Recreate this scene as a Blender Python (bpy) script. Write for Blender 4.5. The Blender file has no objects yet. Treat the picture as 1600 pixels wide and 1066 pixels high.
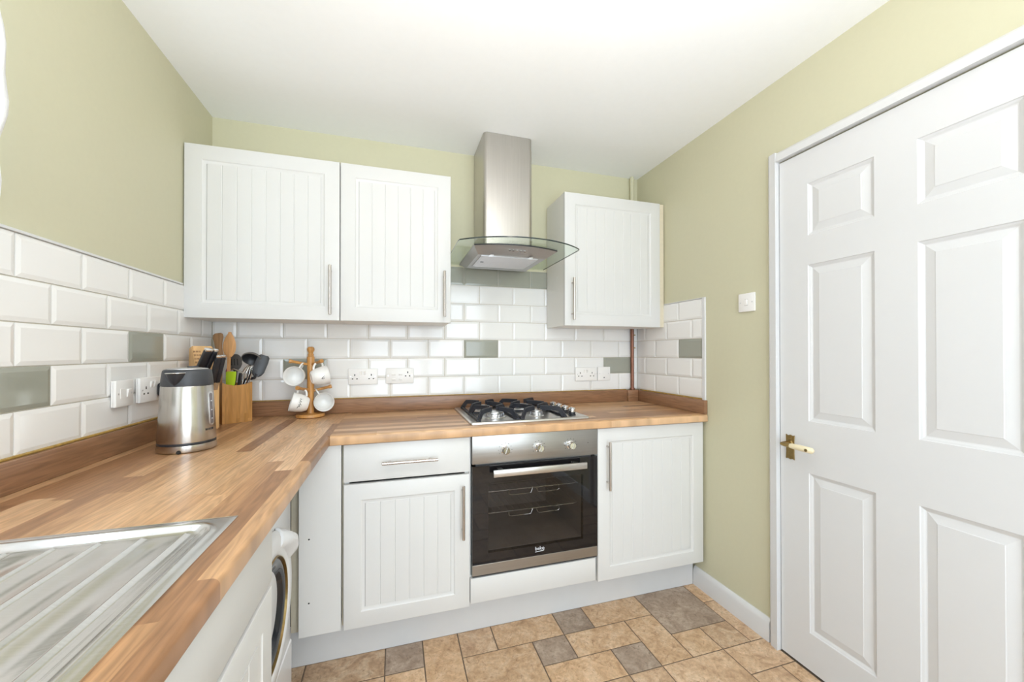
import bpy, bmesh, math, random
from mathutils import Vector, Matrix

random.seed(7)
SC = bpy.context.scene
COL = SC.collection
PI = math.pi

# ------------------------------------------------------------------ camera
W, H = 2.3769, 2.3768            # room width, ceiling height (metres)
cam_d = bpy.data.cameras.new('camera')
cam = bpy.data.objects.new('camera', cam_d)
COL.objects.link(cam)
R_ = Vector((0.957195, -0.289443, -0.000683))
U_ = Vector((-0.001020, -0.005731, 0.999983))
F_ = Vector((0.289442, 0.957178, 0.005781))
CAM = Vector((0.8438, -2.2118, 1.2346))
cam.matrix_world = Matrix(((R_.x, U_.x, -F_.x, CAM.x), (R_.y, U_.y, -F_.y, CAM.y),
                           (R_.z, U_.z, -F_.z, CAM.z), (0, 0, 0, 1)))
cam_d.sensor_width = 36.0
cam_d.lens = 36.0 * 606.07 / 1600.0
cam_d.shift_y = 13.88 / 1600.0
cam_d.clip_start = 0.02
SC.camera = cam

# ------------------------------------------------------------------ view + light
SC.view_settings.view_transform = 'Standard'
SC.view_settings.look = 'None'
SC.view_settings.gamma = 1.0
SC.view_settings.use_curve_mapping = False
SC.view_settings.exposure = 0.14
SC.cycles.max_bounces = 10
SC.cycles.diffuse_bounces = 6
SC.cycles.sample_clamp_indirect = 6.0
SC.cycles.use_denoising = True

wd = bpy.data.worlds.new('daylight')
SC.world = wd
wd.use_nodes = True
wd.node_tree.nodes['Background'].inputs[0].default_value = (0.80, 0.90, 1.0, 1)
wd.node_tree.nodes['Background'].inputs[1].default_value = 1.0


def area(name, loc, rot, sx, sy, watts, col):
    d = bpy.data.lights.new(name, 'AREA')
    d.shape = 'RECTANGLE'
    d.size, d.size_y, d.energy, d.color = sx, sy, watts, col
    o = bpy.data.objects.new(name, d)
    o.location = loc
    o.rotation_euler = rot
    COL.objects.link(o)
    return o


# daylight through the window over the sink; the rear area light is added fill
area('window_daylight', (-0.16, -1.66, 1.86), (0, -PI / 2, 0), 0.66, 1.0, 32, (0.70, 0.85, 1.0))
area('rear_fill', (1.25, -3.42, 1.25), (PI / 2, 0, 0), 1.9, 2.1, 74, (0.80, 0.90, 1.0))
# added uplight behind the camera, standing in for a flash to lift the ceiling
fl_d = bpy.data.lights.new('fill_uplight', 'SPOT')
fl_d.energy, fl_d.color = 105, (1.0, 0.985, 0.96)
fl_d.spot_size, fl_d.spot_blend, fl_d.shadow_soft_size = math.radians(150), 1.0, 0.06
fl = bpy.data.objects.new('fill_uplight', fl_d)
fl.location, fl.rotation_euler = (1.05, -2.35, 1.45), (math.radians(165), 0, 0)
COL.objects.link(fl)
LAMP_STRENGTH = 13.0
LAMP_POS = (1.22, -1.62, 2.12)

# ------------------------------------------------------------------ node helpers


def new_mat(name):
    m = bpy.data.materials.new(name)
    m.use_nodes = True
    nt = m.node_tree
    return m, nt, nt.nodes['Principled BSDF']


def N(nt, t, **kw):
    n = nt.nodes.new(t)
    for k, v in kw.items():
        if k.startswith('i_'):
            key = k[2:]
            n.inputs[int(key) if key.isdigit() else key].default_value = v
        else:
            setattr(n, k, v)
    return n


def plain(name, col, rough=0.5, metal=0.0, bump=0.0, scale=40.0, var=0.0, coat=0.0, spec=None):
    """solid colour with a little procedural variation and fine relief"""
    m, nt, b = new_mat(name)
    L = nt.links.new
    b.inputs['Base Color'].default_value = (*col, 1)
    b.inputs['Roughness'].default_value = rough
    b.inputs['Metallic'].default_value = metal
    if coat:
        b.inputs['Coat Weight'].default_value = coat
    if spec is not None:
        b.inputs['Specular IOR Level'].default_value = spec
    if bump or var:
        tc = N(nt, 'ShaderNodeTexCoord')
        nz = N(nt, 'ShaderNodeTexNoise', i_Scale=scale, i_Detail=4.0)
        L(tc.outputs['Object'], nz.inputs['Vector'])
        if var:
            mx = N(nt, 'ShaderNodeMix', data_type='RGBA')
            mx.inputs[6].default_value = (*[c * (1 - var) for c in col], 1)
            mx.inputs[7].default_value = (*[min(1, c * (1 + var)) for c in col], 1)
            L(nz.outputs['Fac'], mx.inputs[0])
            L(mx.outputs[2], b.inputs['Base Color'])
        if bump:
            bp = N(nt, 'ShaderNodeBump', i_Strength=bump, i_Distance=0.002)
            L(nz.outputs['Fac'], bp.inputs['Height'])
            L(bp.outputs['Normal'], b.inputs['Normal'])
    return m


def math_node(nt, op, a=None, b=None):
    n = N(nt, 'ShaderNodeMath', operation=op)
    for i, v in enumerate((a, b)):
        if v is None:
            continue
        if isinstance(v, (int, float)):
            n.inputs[i].default_value = v
        else:
            nt.links.new(v, n.inputs[i])
    return n.outputs[0]


def stave_wood(name, along, w, length, cols, rough=0.32, axis2=None, contrast=1.0):
    """printed stave laminate: strips of width w running along an axis"""
    m, nt, b = new_mat(name)
    L = nt.links.new
    tc = N(nt, 'ShaderNodeTexCoord')
    sp = N(nt, 'ShaderNodeSeparateXYZ')
    L(tc.outputs['Object'], sp.inputs[0])
    ax = {'x': 0, 'y': 1, 'z': 2}
    la = sp.outputs[ax[along]]
    other = axis2 or ('x' if along == 'y' else 'y')
    ac = sp.outputs[ax[other]]
    ac = math_node(nt, 'ADD', ac, 10.0)
    la = math_node(nt, 'ADD', la, 20.0)
    col_i = math_node(nt, 'FLOOR', math_node(nt, 'DIVIDE', ac, w))
    wn = N(nt, 'ShaderNodeTexWhiteNoise', noise_dimensions='1D')
    L(col_i, wn.inputs['W'])
    off = math_node(nt, 'MULTIPLY', wn.outputs['Value'], length * 3.7)
    row_i = math_node(nt, 'FLOOR', math_node(nt, 'DIVIDE', math_node(nt, 'ADD', la, off), length))
    cid = math_node(nt, 'ADD', math_node(nt, 'MULTIPLY', col_i, 13.37), math_node(nt, 'MULTIPLY', row_i, 7.77))
    wn2 = N(nt, 'ShaderNodeTexWhiteNoise', noise_dimensions='1D')
    L(cid, wn2.inputs['W'])
    ramp = N(nt, 'ShaderNodeValToRGB')
    cr = ramp.color_ramp
    while len(cr.elements) < len(cols):
        cr.elements.new(0.5)
    for i, c in enumerate(cols):
        cr.elements[i].position = i / (len(cols) - 1)
        cr.elements[i].color = (*c, 1)
    L(wn2.outputs['Value'], ramp.inputs[0])
    # grain: stretched noise, shifted per stave
    cb = N(nt, 'ShaderNodeCombineXYZ')
    gl = math_node(nt, 'MULTIPLY', la, 5.0)
    ga = math_node(nt, 'MULTIPLY', ac, 110.0)
    L(gl, cb.inputs[0])
    L(ga, cb.inputs[1])
    L(math_node(nt, 'MULTIPLY', wn2.outputs['Value'], 50.0), cb.inputs[2])
    nz = N(nt, 'ShaderNodeTexNoise', i_Scale=1.0, i_Detail=6.0, i_Roughness=0.68, i_Distortion=0.5)
    L(cb.outputs[0], nz.inputs['Vector'])
    # broad cathedral figure
    cb2 = N(nt, 'ShaderNodeCombineXYZ')
    L(math_node(nt, 'MULTIPLY', la, 3.0), cb2.inputs[0])
    L(math_node(nt, 'MULTIPLY', ac, 26.0), cb2.inputs[1])
    L(math_node(nt, 'MULTIPLY', wn2.outputs['Value'], 31.0), cb2.inputs[2])
    nz2 = N(nt, 'ShaderNodeTexNoise', i_Scale=1.0, i_Detail=2.0)
    L(cb2.outputs[0], nz2.inputs['Vector'])
    rings = math_node(nt, 'SINE', math_node(nt, 'MULTIPLY', nz2.outputs['Fac'], 55.0))
    fac = math_node(nt, 'ADD', math_node(nt, 'MULTIPLY', nz.outputs['Fac'], 0.95 * contrast),
                    math_node(nt, 'MULTIPLY', rings, 0.11 * contrast))
    val = math_node(nt, 'ADD', fac, 1.0 - 0.475 * contrast)
    hsv = N(nt, 'ShaderNodeHueSaturation')
    L(ramp.outputs[0], hsv.inputs['Color'])
    L(val, hsv.inputs['Value'])
    L(hsv.outputs[0], b.inputs['Base Color'])
    b.inputs['Roughness'].default_value = rough
    bp = N(nt, 'ShaderNodeBump', i_Strength=0.06, i_Distance=0.001)
    L(nz.outputs['Fac'], bp.inputs['Height'])
    L(bp.outputs['Normal'], b.inputs['Normal'])
    return m


def stone(name, cols, spots):
    m, nt, b = new_mat(name)
    L = nt.links.new
    tc = N(nt, 'ShaderNodeTexCoord')
    oi = N(nt, 'ShaderNodeObjectInfo')
    mp = N(nt, 'ShaderNodeVectorMath', operation='ADD')
    L(tc.outputs['Object'], mp.inputs[0])
    cb = N(nt, 'ShaderNodeCombineXYZ')
    L(math_node(nt, 'MULTIPLY', oi.outputs['Random'], 40.0), cb.inputs[0])
    L(math_node(nt, 'MULTIPLY', oi.outputs['Random'], 23.0), cb.inputs[2])
    L(cb.outputs[0], mp.inputs[1])
    n1 = N(nt, 'ShaderNodeTexNoise', i_Scale=13.0, i_Detail=8.0, i_Roughness=0.72, i_Distortion=0.8)
    n2 = N(nt, 'ShaderNodeTexNoise', i_Scale=70.0, i_Detail=5.0, i_Roughness=0.7)
    n3 = N(nt, 'ShaderNodeTexNoise', i_Scale=38.0, i_Detail=7.0, i_Roughness=0.75, i_Distortion=1.5)
    for n in (n1, n2, n3):
        L(mp.outputs[0], n.inputs['Vector'])
    ramp = N(nt, 'ShaderNodeValToRGB')
    cr = ramp.color_ramp
    cr.elements[0].position, cr.elements[0].color = 0.30, (*cols[0], 1)
    cr.elements[1].position, cr.elements[1].color = 0.68, (*cols[2], 1)
    e = cr.elements.new(0.5)
    e.color = (*cols[1], 1)
    L(n1.outputs['Fac'], ramp.inputs[0])
    sp = N(nt, 'ShaderNodeValToRGB')
    sp.color_ramp.elements[0].position, sp.color_ramp.elements[0].color = 0.54, (0, 0, 0, 1)
    sp.color_ramp.elements[1].position, sp.color_ramp.elements[1].color = 0.66, (1, 1, 1, 1)
    L(n3.outputs['Fac'], sp.inputs[0])
    mx = N(nt, 'ShaderNodeMix', data_type='RGBA')
    L(math_node(nt, 'MULTIPLY', sp.outputs[0], 0.75), mx.inputs[0])
    L(ramp.outputs[0], mx.inputs[6])
    mx.inputs[7].default_value = (*spots, 1)
    hsv = N(nt, 'ShaderNodeHueSaturation')
    L(mx.outputs[2], hsv.inputs['Color'])
    v = math_node(nt, 'ADD', math_node(nt, 'MULTIPLY', n2.outputs['Fac'], 0.95), 0.42)
    v = math_node(nt, 'ADD', v, math_node(nt, 'MULTIPLY', oi.outputs['Random'], 0.24))
    L(v, hsv.inputs['Value'])
    L(hsv.outputs[0], b.inputs['Base Color'])
    b.inputs['Roughness'].default_value = 0.5
    bp = N(nt, 'ShaderNodeBump', i_Strength=0.25, i_Distance=0.002)
    L(n3.outputs['Fac'], bp.inputs['Height'])
    L(bp.outputs['Normal'], b.inputs['Normal'])
    return m


def steel(name, col, rough, axis='z', strength=0.12, scale=300.0):
    """brushed metal: grain drawn out along an axis"""
    m, nt, b = new_mat(name)
    L = nt.links.new
    b.inputs['Metallic'].default_value = 1.0
    tc = N(nt, 'ShaderNodeTexCoord')
    mp = N(nt, 'ShaderNodeMapping')
    s = {'x': (4, scale, scale), 'y': (scale, 4, scale), 'z': (scale, scale, 4)}[axis]
    mp.inputs['Scale'].default_value = s
    L(tc.outputs['Object'], mp.inputs[0])
    nz = N(nt, 'ShaderNodeTexNoise', i_Scale=1.0, i_Detail=3.0)
    L(mp.outputs[0], nz.inputs['Vector'])
    mx = N(nt, 'ShaderNodeMix', data_type='RGBA')
    mx.inputs[6].default_value = (*[c * 0.88 for c in col], 1)
    mx.inputs[7].default_value = (*[min(1, c * 1.1) for c in col], 1)
    L(nz.outputs['Fac'], mx.inputs[0])
    L(mx.outputs[2], b.inputs['Base Color'])
    r = math_node(nt, 'ADD', math_node(nt, 'MULTIPLY', nz.outputs['Fac'], 0.14), rough - 0.07)
    L(r, b.inputs['Roughness'])
    bp = N(nt, 'ShaderNodeBump', i_Strength=strength, i_Distance=0.0006)
    L(nz.outputs['Fac'], bp.inputs['Height'])
    L(bp.outputs['Normal'], b.inputs['Normal'])
    return m


def clear_glass(name, tint, gloss_rough=0.02, f0=0.06, tr=None):
    """thin pane: see-through with a mirror-like surface reflection"""
    m = bpy.data.materials.new(name)
    m.use_nodes = True
    nt = m.node_tree
    nt.nodes.clear()
    out = N(nt, 'ShaderNodeOutputMaterial')
    t = N(nt, 'ShaderNodeBsdfTransparent')
    t.inputs[0].default_value = (*tint, 1)
    g = N(nt, 'ShaderNodeBsdfGlossy', i_Roughness=gloss_rough)
    mix = N(nt, 'ShaderNodeMixShader')
    lw = N(nt, 'ShaderNodeFresnel', i_IOR=1.5)
    geo = N(nt, 'ShaderNodeNewGeometry')          # reflect off the outer faces only
    nt.links.new(math_node(nt, 'MULTIPLY', lw.outputs[0], math_node(nt, 'SUBTRACT', 1.0, geo.outputs['Backfacing'])), mix.inputs[0])
    nt.links.new(t.outputs[0], mix.inputs[1])
    nt.links.new(g.outputs[0], mix.inputs[2])
    nt.links.new(mix.outputs[0], out.inputs[0])
    return m


M = {}
M['green'] = plain('sage_green_paint', (0.575, 0.552, 0.395), 0.55, bump=0.10, scale=60, var=0.02)
M['ceiling'] = plain('white_ceiling_paint', (0.875, 0.885, 0.90), 0.8, bump=0.12, scale=35, var=0.015)
M['grout'] = plain('pale_grout', (0.62, 0.58, 0.50), 0.9, bump=0.3, scale=150, var=0.12)
M['tile'] = plain('white_glazed_tile', (0.81, 0.80, 0.785), 0.10, bump=0.03, scale=12, var=0.01)
M['grey_tile'] = plain('grey_green_glazed_tile', (0.325, 0.330, 0.280), 0.12, bump=0.03, scale=12, var=0.04)
M['foil'] = plain('white_foil', (0.66, 0.655, 0.645), 0.38, bump=0.02, scale=200, var=0.01)
M['carcass'] = plain('white_melamine', (0.80, 0.79, 0.76), 0.45, var=0.02, scale=8)
M['cream'] = plain('cream_edging', (0.66, 0.59, 0.45), 0.6, var=0.08, scale=60)
M['gloss_white'] = plain('white_gloss_paint', (0.66, 0.66, 0.665), 0.30, bump=0.03, scale=30, var=0.01)
M['plinth'] = plain('pale_grey_board', (0.60, 0.60, 0.605), 0.5, var=0.03, scale=15, bump=0.03)
M['plastic'] = plain('white_plastic', (0.83, 0.815, 0.795), 0.35, var=0.01, scale=10)
M['appliance'] = plain('white_enamel', (0.76, 0.765, 0.785), 0.25, var=0.01, scale=5)
M['black_plastic'] = plain('black_plastic', (0.022, 0.023, 0.028), 0.38, bump=0.08, scale=300, var=0.2)
M['lid_plastic'] = plain('charcoal_plastic', (0.045, 0.048, 0.055), 0.45, bump=0.08, scale=300, var=0.1)
M['hole'] = plain('dark_hole', (0.012, 0.011, 0.010), 0.8, var=0.2)
M['cast_iron'] = plain('black_cast_iron', (0.020, 0.022, 0.030), 0.5, bump=0.3, scale=250, var=0.25)
M['steel_z'] = steel('brushed_steel_upright', (0.56, 0.535, 0.50), 0.33, 'z', 0.04)
M['kettle_steel'] = steel('kettle_steel', (0.56, 0.535, 0.505), 0.22, 'z', 0.05)
M['steel_x'] = steel('brushed_steel_lengthwise', (0.60, 0.575, 0.545), 0.30, 'x')
M['panel_steel'] = steel('brushed_panel_steel', (0.38, 0.365, 0.345), 0.36, 'x')
M['hood_steel'] = steel('brushed_hood_steel', (0.54, 0.54, 0.545), 0.55, 'x')
M['handle_steel'] = steel('satin_nickel', (0.56, 0.51, 0.47), 0.28, 'z')
M['chrome'] = plain('polished_chrome', (0.82, 0.82, 0.83), 0.08, 1.0, var=0.02, scale=20)
M['alu'] = plain('satin_aluminium', (0.66, 0.66, 0.67), 0.3, 1.0, bump=0.05, scale=120, var=0.05)
M['brass'] = plain('tarnished_brass', (0.36, 0.25, 0.10), 0.33, 1.0, bump=0.15, scale=120, var=0.25)
M['ivory'] = plain('ivory_lever', (0.80, 0.70, 0.48), 0.3, var=0.04, scale=60)
M['copper'] = plain('aged_copper', (0.27, 0.125, 0.085), 0.5, 0.7, bump=0.1, scale=80, var=0.3)
M['sealant'] = plain('yellowed_sealant', (0.40, 0.25, 0.06), 0.5, bump=0.5, scale=70, var=0.5)
M['oak'] = [(0.255, 0.125, 0.060), (0.345, 0.180, 0.085), (0.47, 0.265, 0.130), (0.54, 0.325, 0.170), (0.63, 0.405, 0.235)]
M['worktop_left'] = stave_wood('stave_laminate_lengthwise', 'y', 0.0445, 0.62, M['oak'])
M['worktop_right'] = stave_wood('stave_laminate_crosswise', 'x', 0.0445, 0.62, M['oak'])
DK = [(0.255, 0.130, 0.068), (0.285, 0.150, 0.080), (0.31, 0.165, 0.088)]
M['upstand_y'] = stave_wood('upstand_laminate_side', 'y', 0.3, 3.0, DK, axis2='z')
M['upstand_x'] = stave_wood('upstand_laminate_back', 'x', 0.3, 3.0, DK, axis2='z')
M['pine'] = stave_wood('honey_pine', 'z', 0.3, 3.0, [(0.50, 0.24, 0.065), (0.56, 0.28, 0.085)], rough=0.3, axis2='x', contrast=0.6)
M['bamboo'] = stave_wood('bamboo_strip', 'z', 0.012, 0.30, [(0.40, 0.19, 0.045), (0.46, 0.225, 0.06), (0.50, 0.25, 0.075)], rough=0.4, axis2='x', contrast=0.8)
M['block_wood'] = stave_wood('light_beech', 'z', 0.03, 0.5, [(0.62, 0.37, 0.15), (0.68, 0.42, 0.19)], rough=0.45, axis2='x', contrast=0.6)
M['spoon_wood'] = stave_wood('spoon_beech', 'z', 0.3, 3.0, [(0.55, 0.29, 0.115), (0.58, 0.31, 0.13)], rough=0.6, axis2='x', contrast=0.8)
M['spoon_dark'] = stave_wood('aged_spoon_wood', 'z', 0.3, 3.0, [(0.33, 0.18, 0.08), (0.36, 0.20, 0.09)], rough=0.6, axis2='x', contrast=0.9)
M['ceramic'] = plain('white_ceramic', (0.84, 0.83, 0.81), 0.12, var=0.01, scale=10)
M['ink'] = plain('dark_print', (0.03, 0.028, 0.03), 0.5, var=0.1)
M['white_print'] = plain('white_print', (0.75, 0.78, 0.83), 0.4, var=0.05)
M['grey_print'] = plain('grey_print', (0.45, 0.43, 0.42), 0.5, var=0.05)
M['black_glass'] = plain('black_glass', (0.010, 0.009, 0.010), 0.04, var=0.1, spec=0.5)
M['oven_inside'] = plain('grey_oven_enamel', (0.34, 0.325, 0.315), 0.45, var=0.15, scale=15)
M['green_nylon'] = plain('lime_green_nylon', (0.40, 0.58, 0.02), 0.4, var=0.05)
M['purple'] = plain('purple_nylon', (0.22, 0.01, 0.12), 0.4, var=0.05)
M['grey_nylon'] = plain('dark_grey_nylon', (0.075, 0.070, 0.066), 0.4, bump=0.05, scale=200, var=0.15)
M['ladle_rim'] = plain('worn_grey_nylon', (0.19, 0.175, 0.16), 0.5, bump=0.05, scale=200, var=0.15)
M['lace'] = plain('white_lace', (0.85, 0.86, 0.88), 0.9, bump=0.9, scale=160, var=0.08)
M['hood_glass'] = clear_glass('green_tinted_glass', (0.90, 0.94, 0.90))
M['glass_edge'] = plain('dark_glass_edge', (0.025, 0.035, 0.035), 0.1, var=0.1)
M['window_glass'] = clear_glass('window_glass', (0.97, 0.98, 0.98))
M['oven_glass'] = clear_glass('smoked_oven_glass', (0.64, 0.62, 0.61))
M['kettle_window'] = plain('smoked_water_window', (0.16, 0.145, 0.15), 0.15, var=0.1)
M['porthole'] = plain('dark_porthole_glass', (0.02, 0.022, 0.028), 0.05, var=0.2, scale=6)
M['filter'] = steel('filter_mesh', (0.62, 0.60, 0.60), 0.42, 'y', 0.5, 500)
M['underfloor'] = plain('brown_floor_joint', (0.14, 0.10, 0.07), 0.8, var=0.2)
M['stone_tan'] = stone('tan_stone_vinyl', [(0.33, 0.20, 0.115), (0.51, 0.345, 0.215), (0.64, 0.49, 0.345)], (0.22, 0.125, 0.07))
M['stone_gold'] = stone('golden_stone_vinyl', [(0.36, 0.215, 0.11), (0.54, 0.36, 0.215), (0.66, 0.49, 0.335)], (0.24, 0.125, 0.055))
M['stone_grey'] = stone('grey_stone_vinyl', [(0.235, 0.165, 0.120), (0.345, 0.260, 0.195), (0.46, 0.365, 0.285)], (0.16, 0.105, 0.07))


def lamp_mat():
    m = bpy.data.materials.new('lit_opal_globe')
    m.use_nodes = True
    nt = m.node_tree
    nt.nodes.clear()
    out = N(nt, 'ShaderNodeOutputMaterial')
    e = N(nt, 'ShaderNodeEmission', i_Strength=LAMP_STRENGTH)
    e.inputs[0].default_value = (1.0, 0.92, 0.82, 1)
    nt.links.new(e.outputs[0], out.inputs[0])
    return m


M['lamp'] = lamp_mat()


def sink_mat():
    """stainless drainer: brushed with wipe marks and water stains"""
    m, nt, b = new_mat('stainless_drainer')
    L = nt.links.new
    b.inputs['Metallic'].default_value = 1.0
    tc = N(nt, 'ShaderNodeTexCoord')
    mp = N(nt, 'ShaderNodeMapping')
    mp.inputs['Scale'].default_value = (30, 340, 1)
    L(tc.outputs['Object'], mp.inputs[0])
    n1 = N(nt, 'ShaderNodeTexNoise', i_Scale=1.0, i_Detail=4.0, i_Roughness=0.6)
    L(mp.outputs[0], n1.inputs['Vector'])
    n2 = N(nt, 'ShaderNodeTexNoise', i_Scale=5.0, i_Detail=2.0)
    L(tc.outputs['Object'], n2.inputs['Vector'])
    mx = N(nt, 'ShaderNodeMix', data_type='RGBA')
    mx.inputs[6].default_value = (0.66, 0.655, 0.65, 1)
    mx.inputs[7].default_value = (0.84, 0.84, 0.84, 1)
    L(n1.outputs['Fac'], mx.inputs[0])
    L(mx.outputs[2], b.inputs['Base Color'])
    L(math_node(nt, 'ADD', math_node(nt, 'ADD', math_node(nt, 'MULTIPLY', n1.outputs['Fac'], 0.12), 0.09),
                math_node(nt, 'MULTIPLY', n2.outputs['Fac'], 0.10)), b.inputs['Roughness'])
    return m


M['sink'] = sink_mat()

# ------------------------------------------------------------------ mesh helpers
ORG = {}          # world origin of every object, so parts can be built in world coordinates


def thing(name, label, cat, loc=(0, 0, 0), group=None, parent=None):
    o = bpy.data.objects.new(name, None)
    o.empty_display_size = 0.05
    COL.objects.link(o)
    o.location = loc
    ORG[o.name] = Vector(loc)
    o['label'] = label
    o['category'] = cat
    if group:
        o['group'] = group
    return o


def finish(bm, name, smooth):
    bmesh.ops.recalc_face_normals(bm, faces=bm.faces)
    me = bpy.data.meshes.new(name)
    bm.to_mesh(me)
    bm.free()
    if smooth:
        me.shade_smooth()
        me.set_sharp_from_angle(angle=math.radians(smooth))
    return me


def obj(name, bm, mat, parent=None, smooth=0, label=None, kind=None, org=None):
    """link a bmesh (world coordinates) as one mesh object"""
    o_par = ORG[parent.name] if parent else Vector((0, 0, 0))
    org = Vector(org) if org is not None else o_par.copy()
    bm.transform(Matrix.Translation(-org))
    me = finish(bm, name, smooth)
    if isinstance(mat, (list, tuple)):
        for x in mat:
            me.materials.append(M[x])
    else:
        me.materials.append(M[mat])
    o = bpy.data.objects.new(name, me)
    COL.objects.link(o)
    o.location = org - o_par
    ORG[o.name] = org
    if parent:
        o.parent = parent
    if label:
        o['label'] = label
    if kind:
        o['kind'] = kind
    return o


def struct(name, bm, mat, smooth=0, parent=None, label=None):
    return obj(name, bm, mat, parent, smooth, label=label, kind='structure')


def box(bm, x0, x1, y0, y1, z0, z1, bev=0.0, seg=2, mi=0):
    r = bmesh.ops.create_cube(bm, size=1.0)
    vs = r['verts']
    for v in vs:
        v.co = Vector(((x0 + x1) / 2 + v.co.x * (x1 - x0), (y0 + y1) / 2 + v.co.y * (y1 - y0), (z0 + z1) / 2 + v.co.z * (z1 - z0)))
    if mi:
        for f in {f for v in vs for f in v.link_faces}:
            f.material_index = mi
    if bev:
        es = list({e for v in vs for e in v.link_edges})
        bmesh.ops.bevel(bm, geom=es, offset=bev, segments=seg, affect='EDGES', profile=0.5)
    return vs


def mbox(bm, mat4, sx, sy, sz, bev=0.0, seg=2):
    """box of a size in a local frame"""
    t = bmesh.new()
    box(t, -sx / 2, sx / 2, -sy / 2, sy / 2, -sz / 2, sz / 2, bev, seg)
    t.transform(mat4)
    join(bm, t)


def join(bm, t):
    me = bpy.data.meshes.new('tmp')
    t.to_mesh(me)
    t.free()
    bm.from_mesh(me)
    bpy.data.meshes.remove(me)


def lathe(bm, prof, n=32, mat4=None, cap0=True, cap1=True, sx=1.0, sy=1.0):
    rings = []
    for r, z in prof:
        ring = []
        for i in range(n):
            a = 2 * PI * i / n
            p = Vector((r * math.cos(a) * sx, r * math.sin(a) * sy, z))
            ring.append(bm.verts.new(mat4 @ p if mat4 else p))
        rings.append(ring)
    for a, b in zip(rings, rings[1:]):
        for i in range(n):
            j = (i + 1) % n
            bm.faces.new((a[i], a[j], b[j], b[i]))
    if cap0:
        bm.faces.new(rings[0][::-1])
    if cap1:
        bm.faces.new(rings[-1])


def frame_to(p, d, up=Vector((0, 0, 1))):
    """matrix at p whose z axis points along d"""
    z = Vector(d).normalized()
    x = up.cross(z)
    if x.length < 1e-4:
        x = Vector((1, 0, 0)).cross(z)
        if x.length < 1e-4:
            x = Vector((0, 1, 0))
    x.normalize()
    y = z.cross(x)
    return Matrix(((x.x, y.x, z.x, p[0]), (x.y, y.y, z.y, p[1]), (x.z, y.z, z.z, p[2]), (0, 0, 0, 1)))


def cyl(bm, p, q, r, n=16, r2=None):
    p, q = Vector(p), Vector(q)
    L = (q - p).length
    lathe(bm, [(r, 0), (r if r2 is None else r2, L)], n, frame_to(p, q - p))


def tube(bm, pts, r, n=10, closed=False, flat=1.0, up=Vector((0, 0, 1))):
    pts = [Vector(p) for p in pts]
    rings = []
    for i, p in enumerate(pts):
        if closed:
            d = pts[(i + 1) % len(pts)] - pts[i - 1]
        else:
            d = pts[min(i + 1, len(pts) - 1)] - pts[max(i - 1, 0)]
        m = frame_to(p, d, up)
        rr = r[i] if isinstance(r, (list, tuple)) else r
        ring = [bm.verts.new(m @ Vector((rr * math.cos(2 * PI * k / n), rr * flat * math.sin(2 * PI * k / n), 0))) for k in range(n)]
        rings.append(ring)
    prs = list(zip(rings, rings[1:])) + ([(rings[-1], rings[0])] if closed else [])
    for a, b in prs:
        for i in range(n):
            j = (i + 1) % n
            bm.faces.new((a[i], a[j], b[j], b[i]))
    if not closed:
        bm.faces.new(rings[0][::-1])
        bm.faces.new(rings[-1])


def bar(bm, pts, w, h, up=Vector((0, 0, 1))):
    """rectangular section swept along points"""
    pts = [Vector(p) for p in pts]
    rings = []
    for i, p in enumerate(pts):
        d = pts[min(i + 1, len(pts) - 1)] - pts[max(i - 1, 0)]
        m = frame_to(p, d, up)
        rings.append([bm.verts.new(m @ Vector((a * w / 2, b * h / 2, 0))) for a, b in ((-1, -1), (1, -1), (1, 1), (-1, 1))])
    for a, b in zip(rings, rings[1:]):
        for i in range(4):
            j = (i + 1) % 4
            bm.faces.new((a[i], a[j], b[j], b[i]))
    bm.faces.new(rings[0][::-1])
    bm.faces.new(rings[-1])


def prism(bm, poly, f0, f1):
    """polygon extruded between two placements f0(u,v), f1(u,v)"""
    a = [bm.verts.new(f0(u, v)) for u, v in poly]
    b = [bm.verts.new(f1(u, v)) for u, v in poly]
    n = len(poly)
    for i in range(n):
        j = (i + 1) % n
        bm.faces.new((a[i], a[j], b[j], b[i]))
    bm.faces.new(a[::-1])
    bm.faces.new(b)


def bez(p0, p1, p2, p3, n=8):
    out = []
    for i in range(n + 1):
        t = i / n
        out.append(Vector(p0) * (1 - t) ** 3 + Vector(p1) * 3 * t * (1 - t) ** 2 + Vector(p2) * 3 * t * t * (1 - t) + Vector(p3) * t ** 3)
    return out


def text_mesh(body, size, depth):
    c = bpy.data.curves.new('lettering', 'FONT')
    c.body = body
    c.size = size
    c.extrude = depth
    c.resolution_u = 3
    c.align_x = 'CENTER'
    t = bpy.data.objects.new('lettering', c)
    COL.objects.link(t)
    me = bpy.data.meshes.new_from_object(t.evaluated_get(bpy.context.evaluated_depsgraph_get()))
    bpy.data.objects.remove(t)
    bpy.data.curves.remove(c)
    bm = bmesh.new()
    bm.from_mesh(me)
    bpy.data.meshes.remove(me)
    return bm


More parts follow.
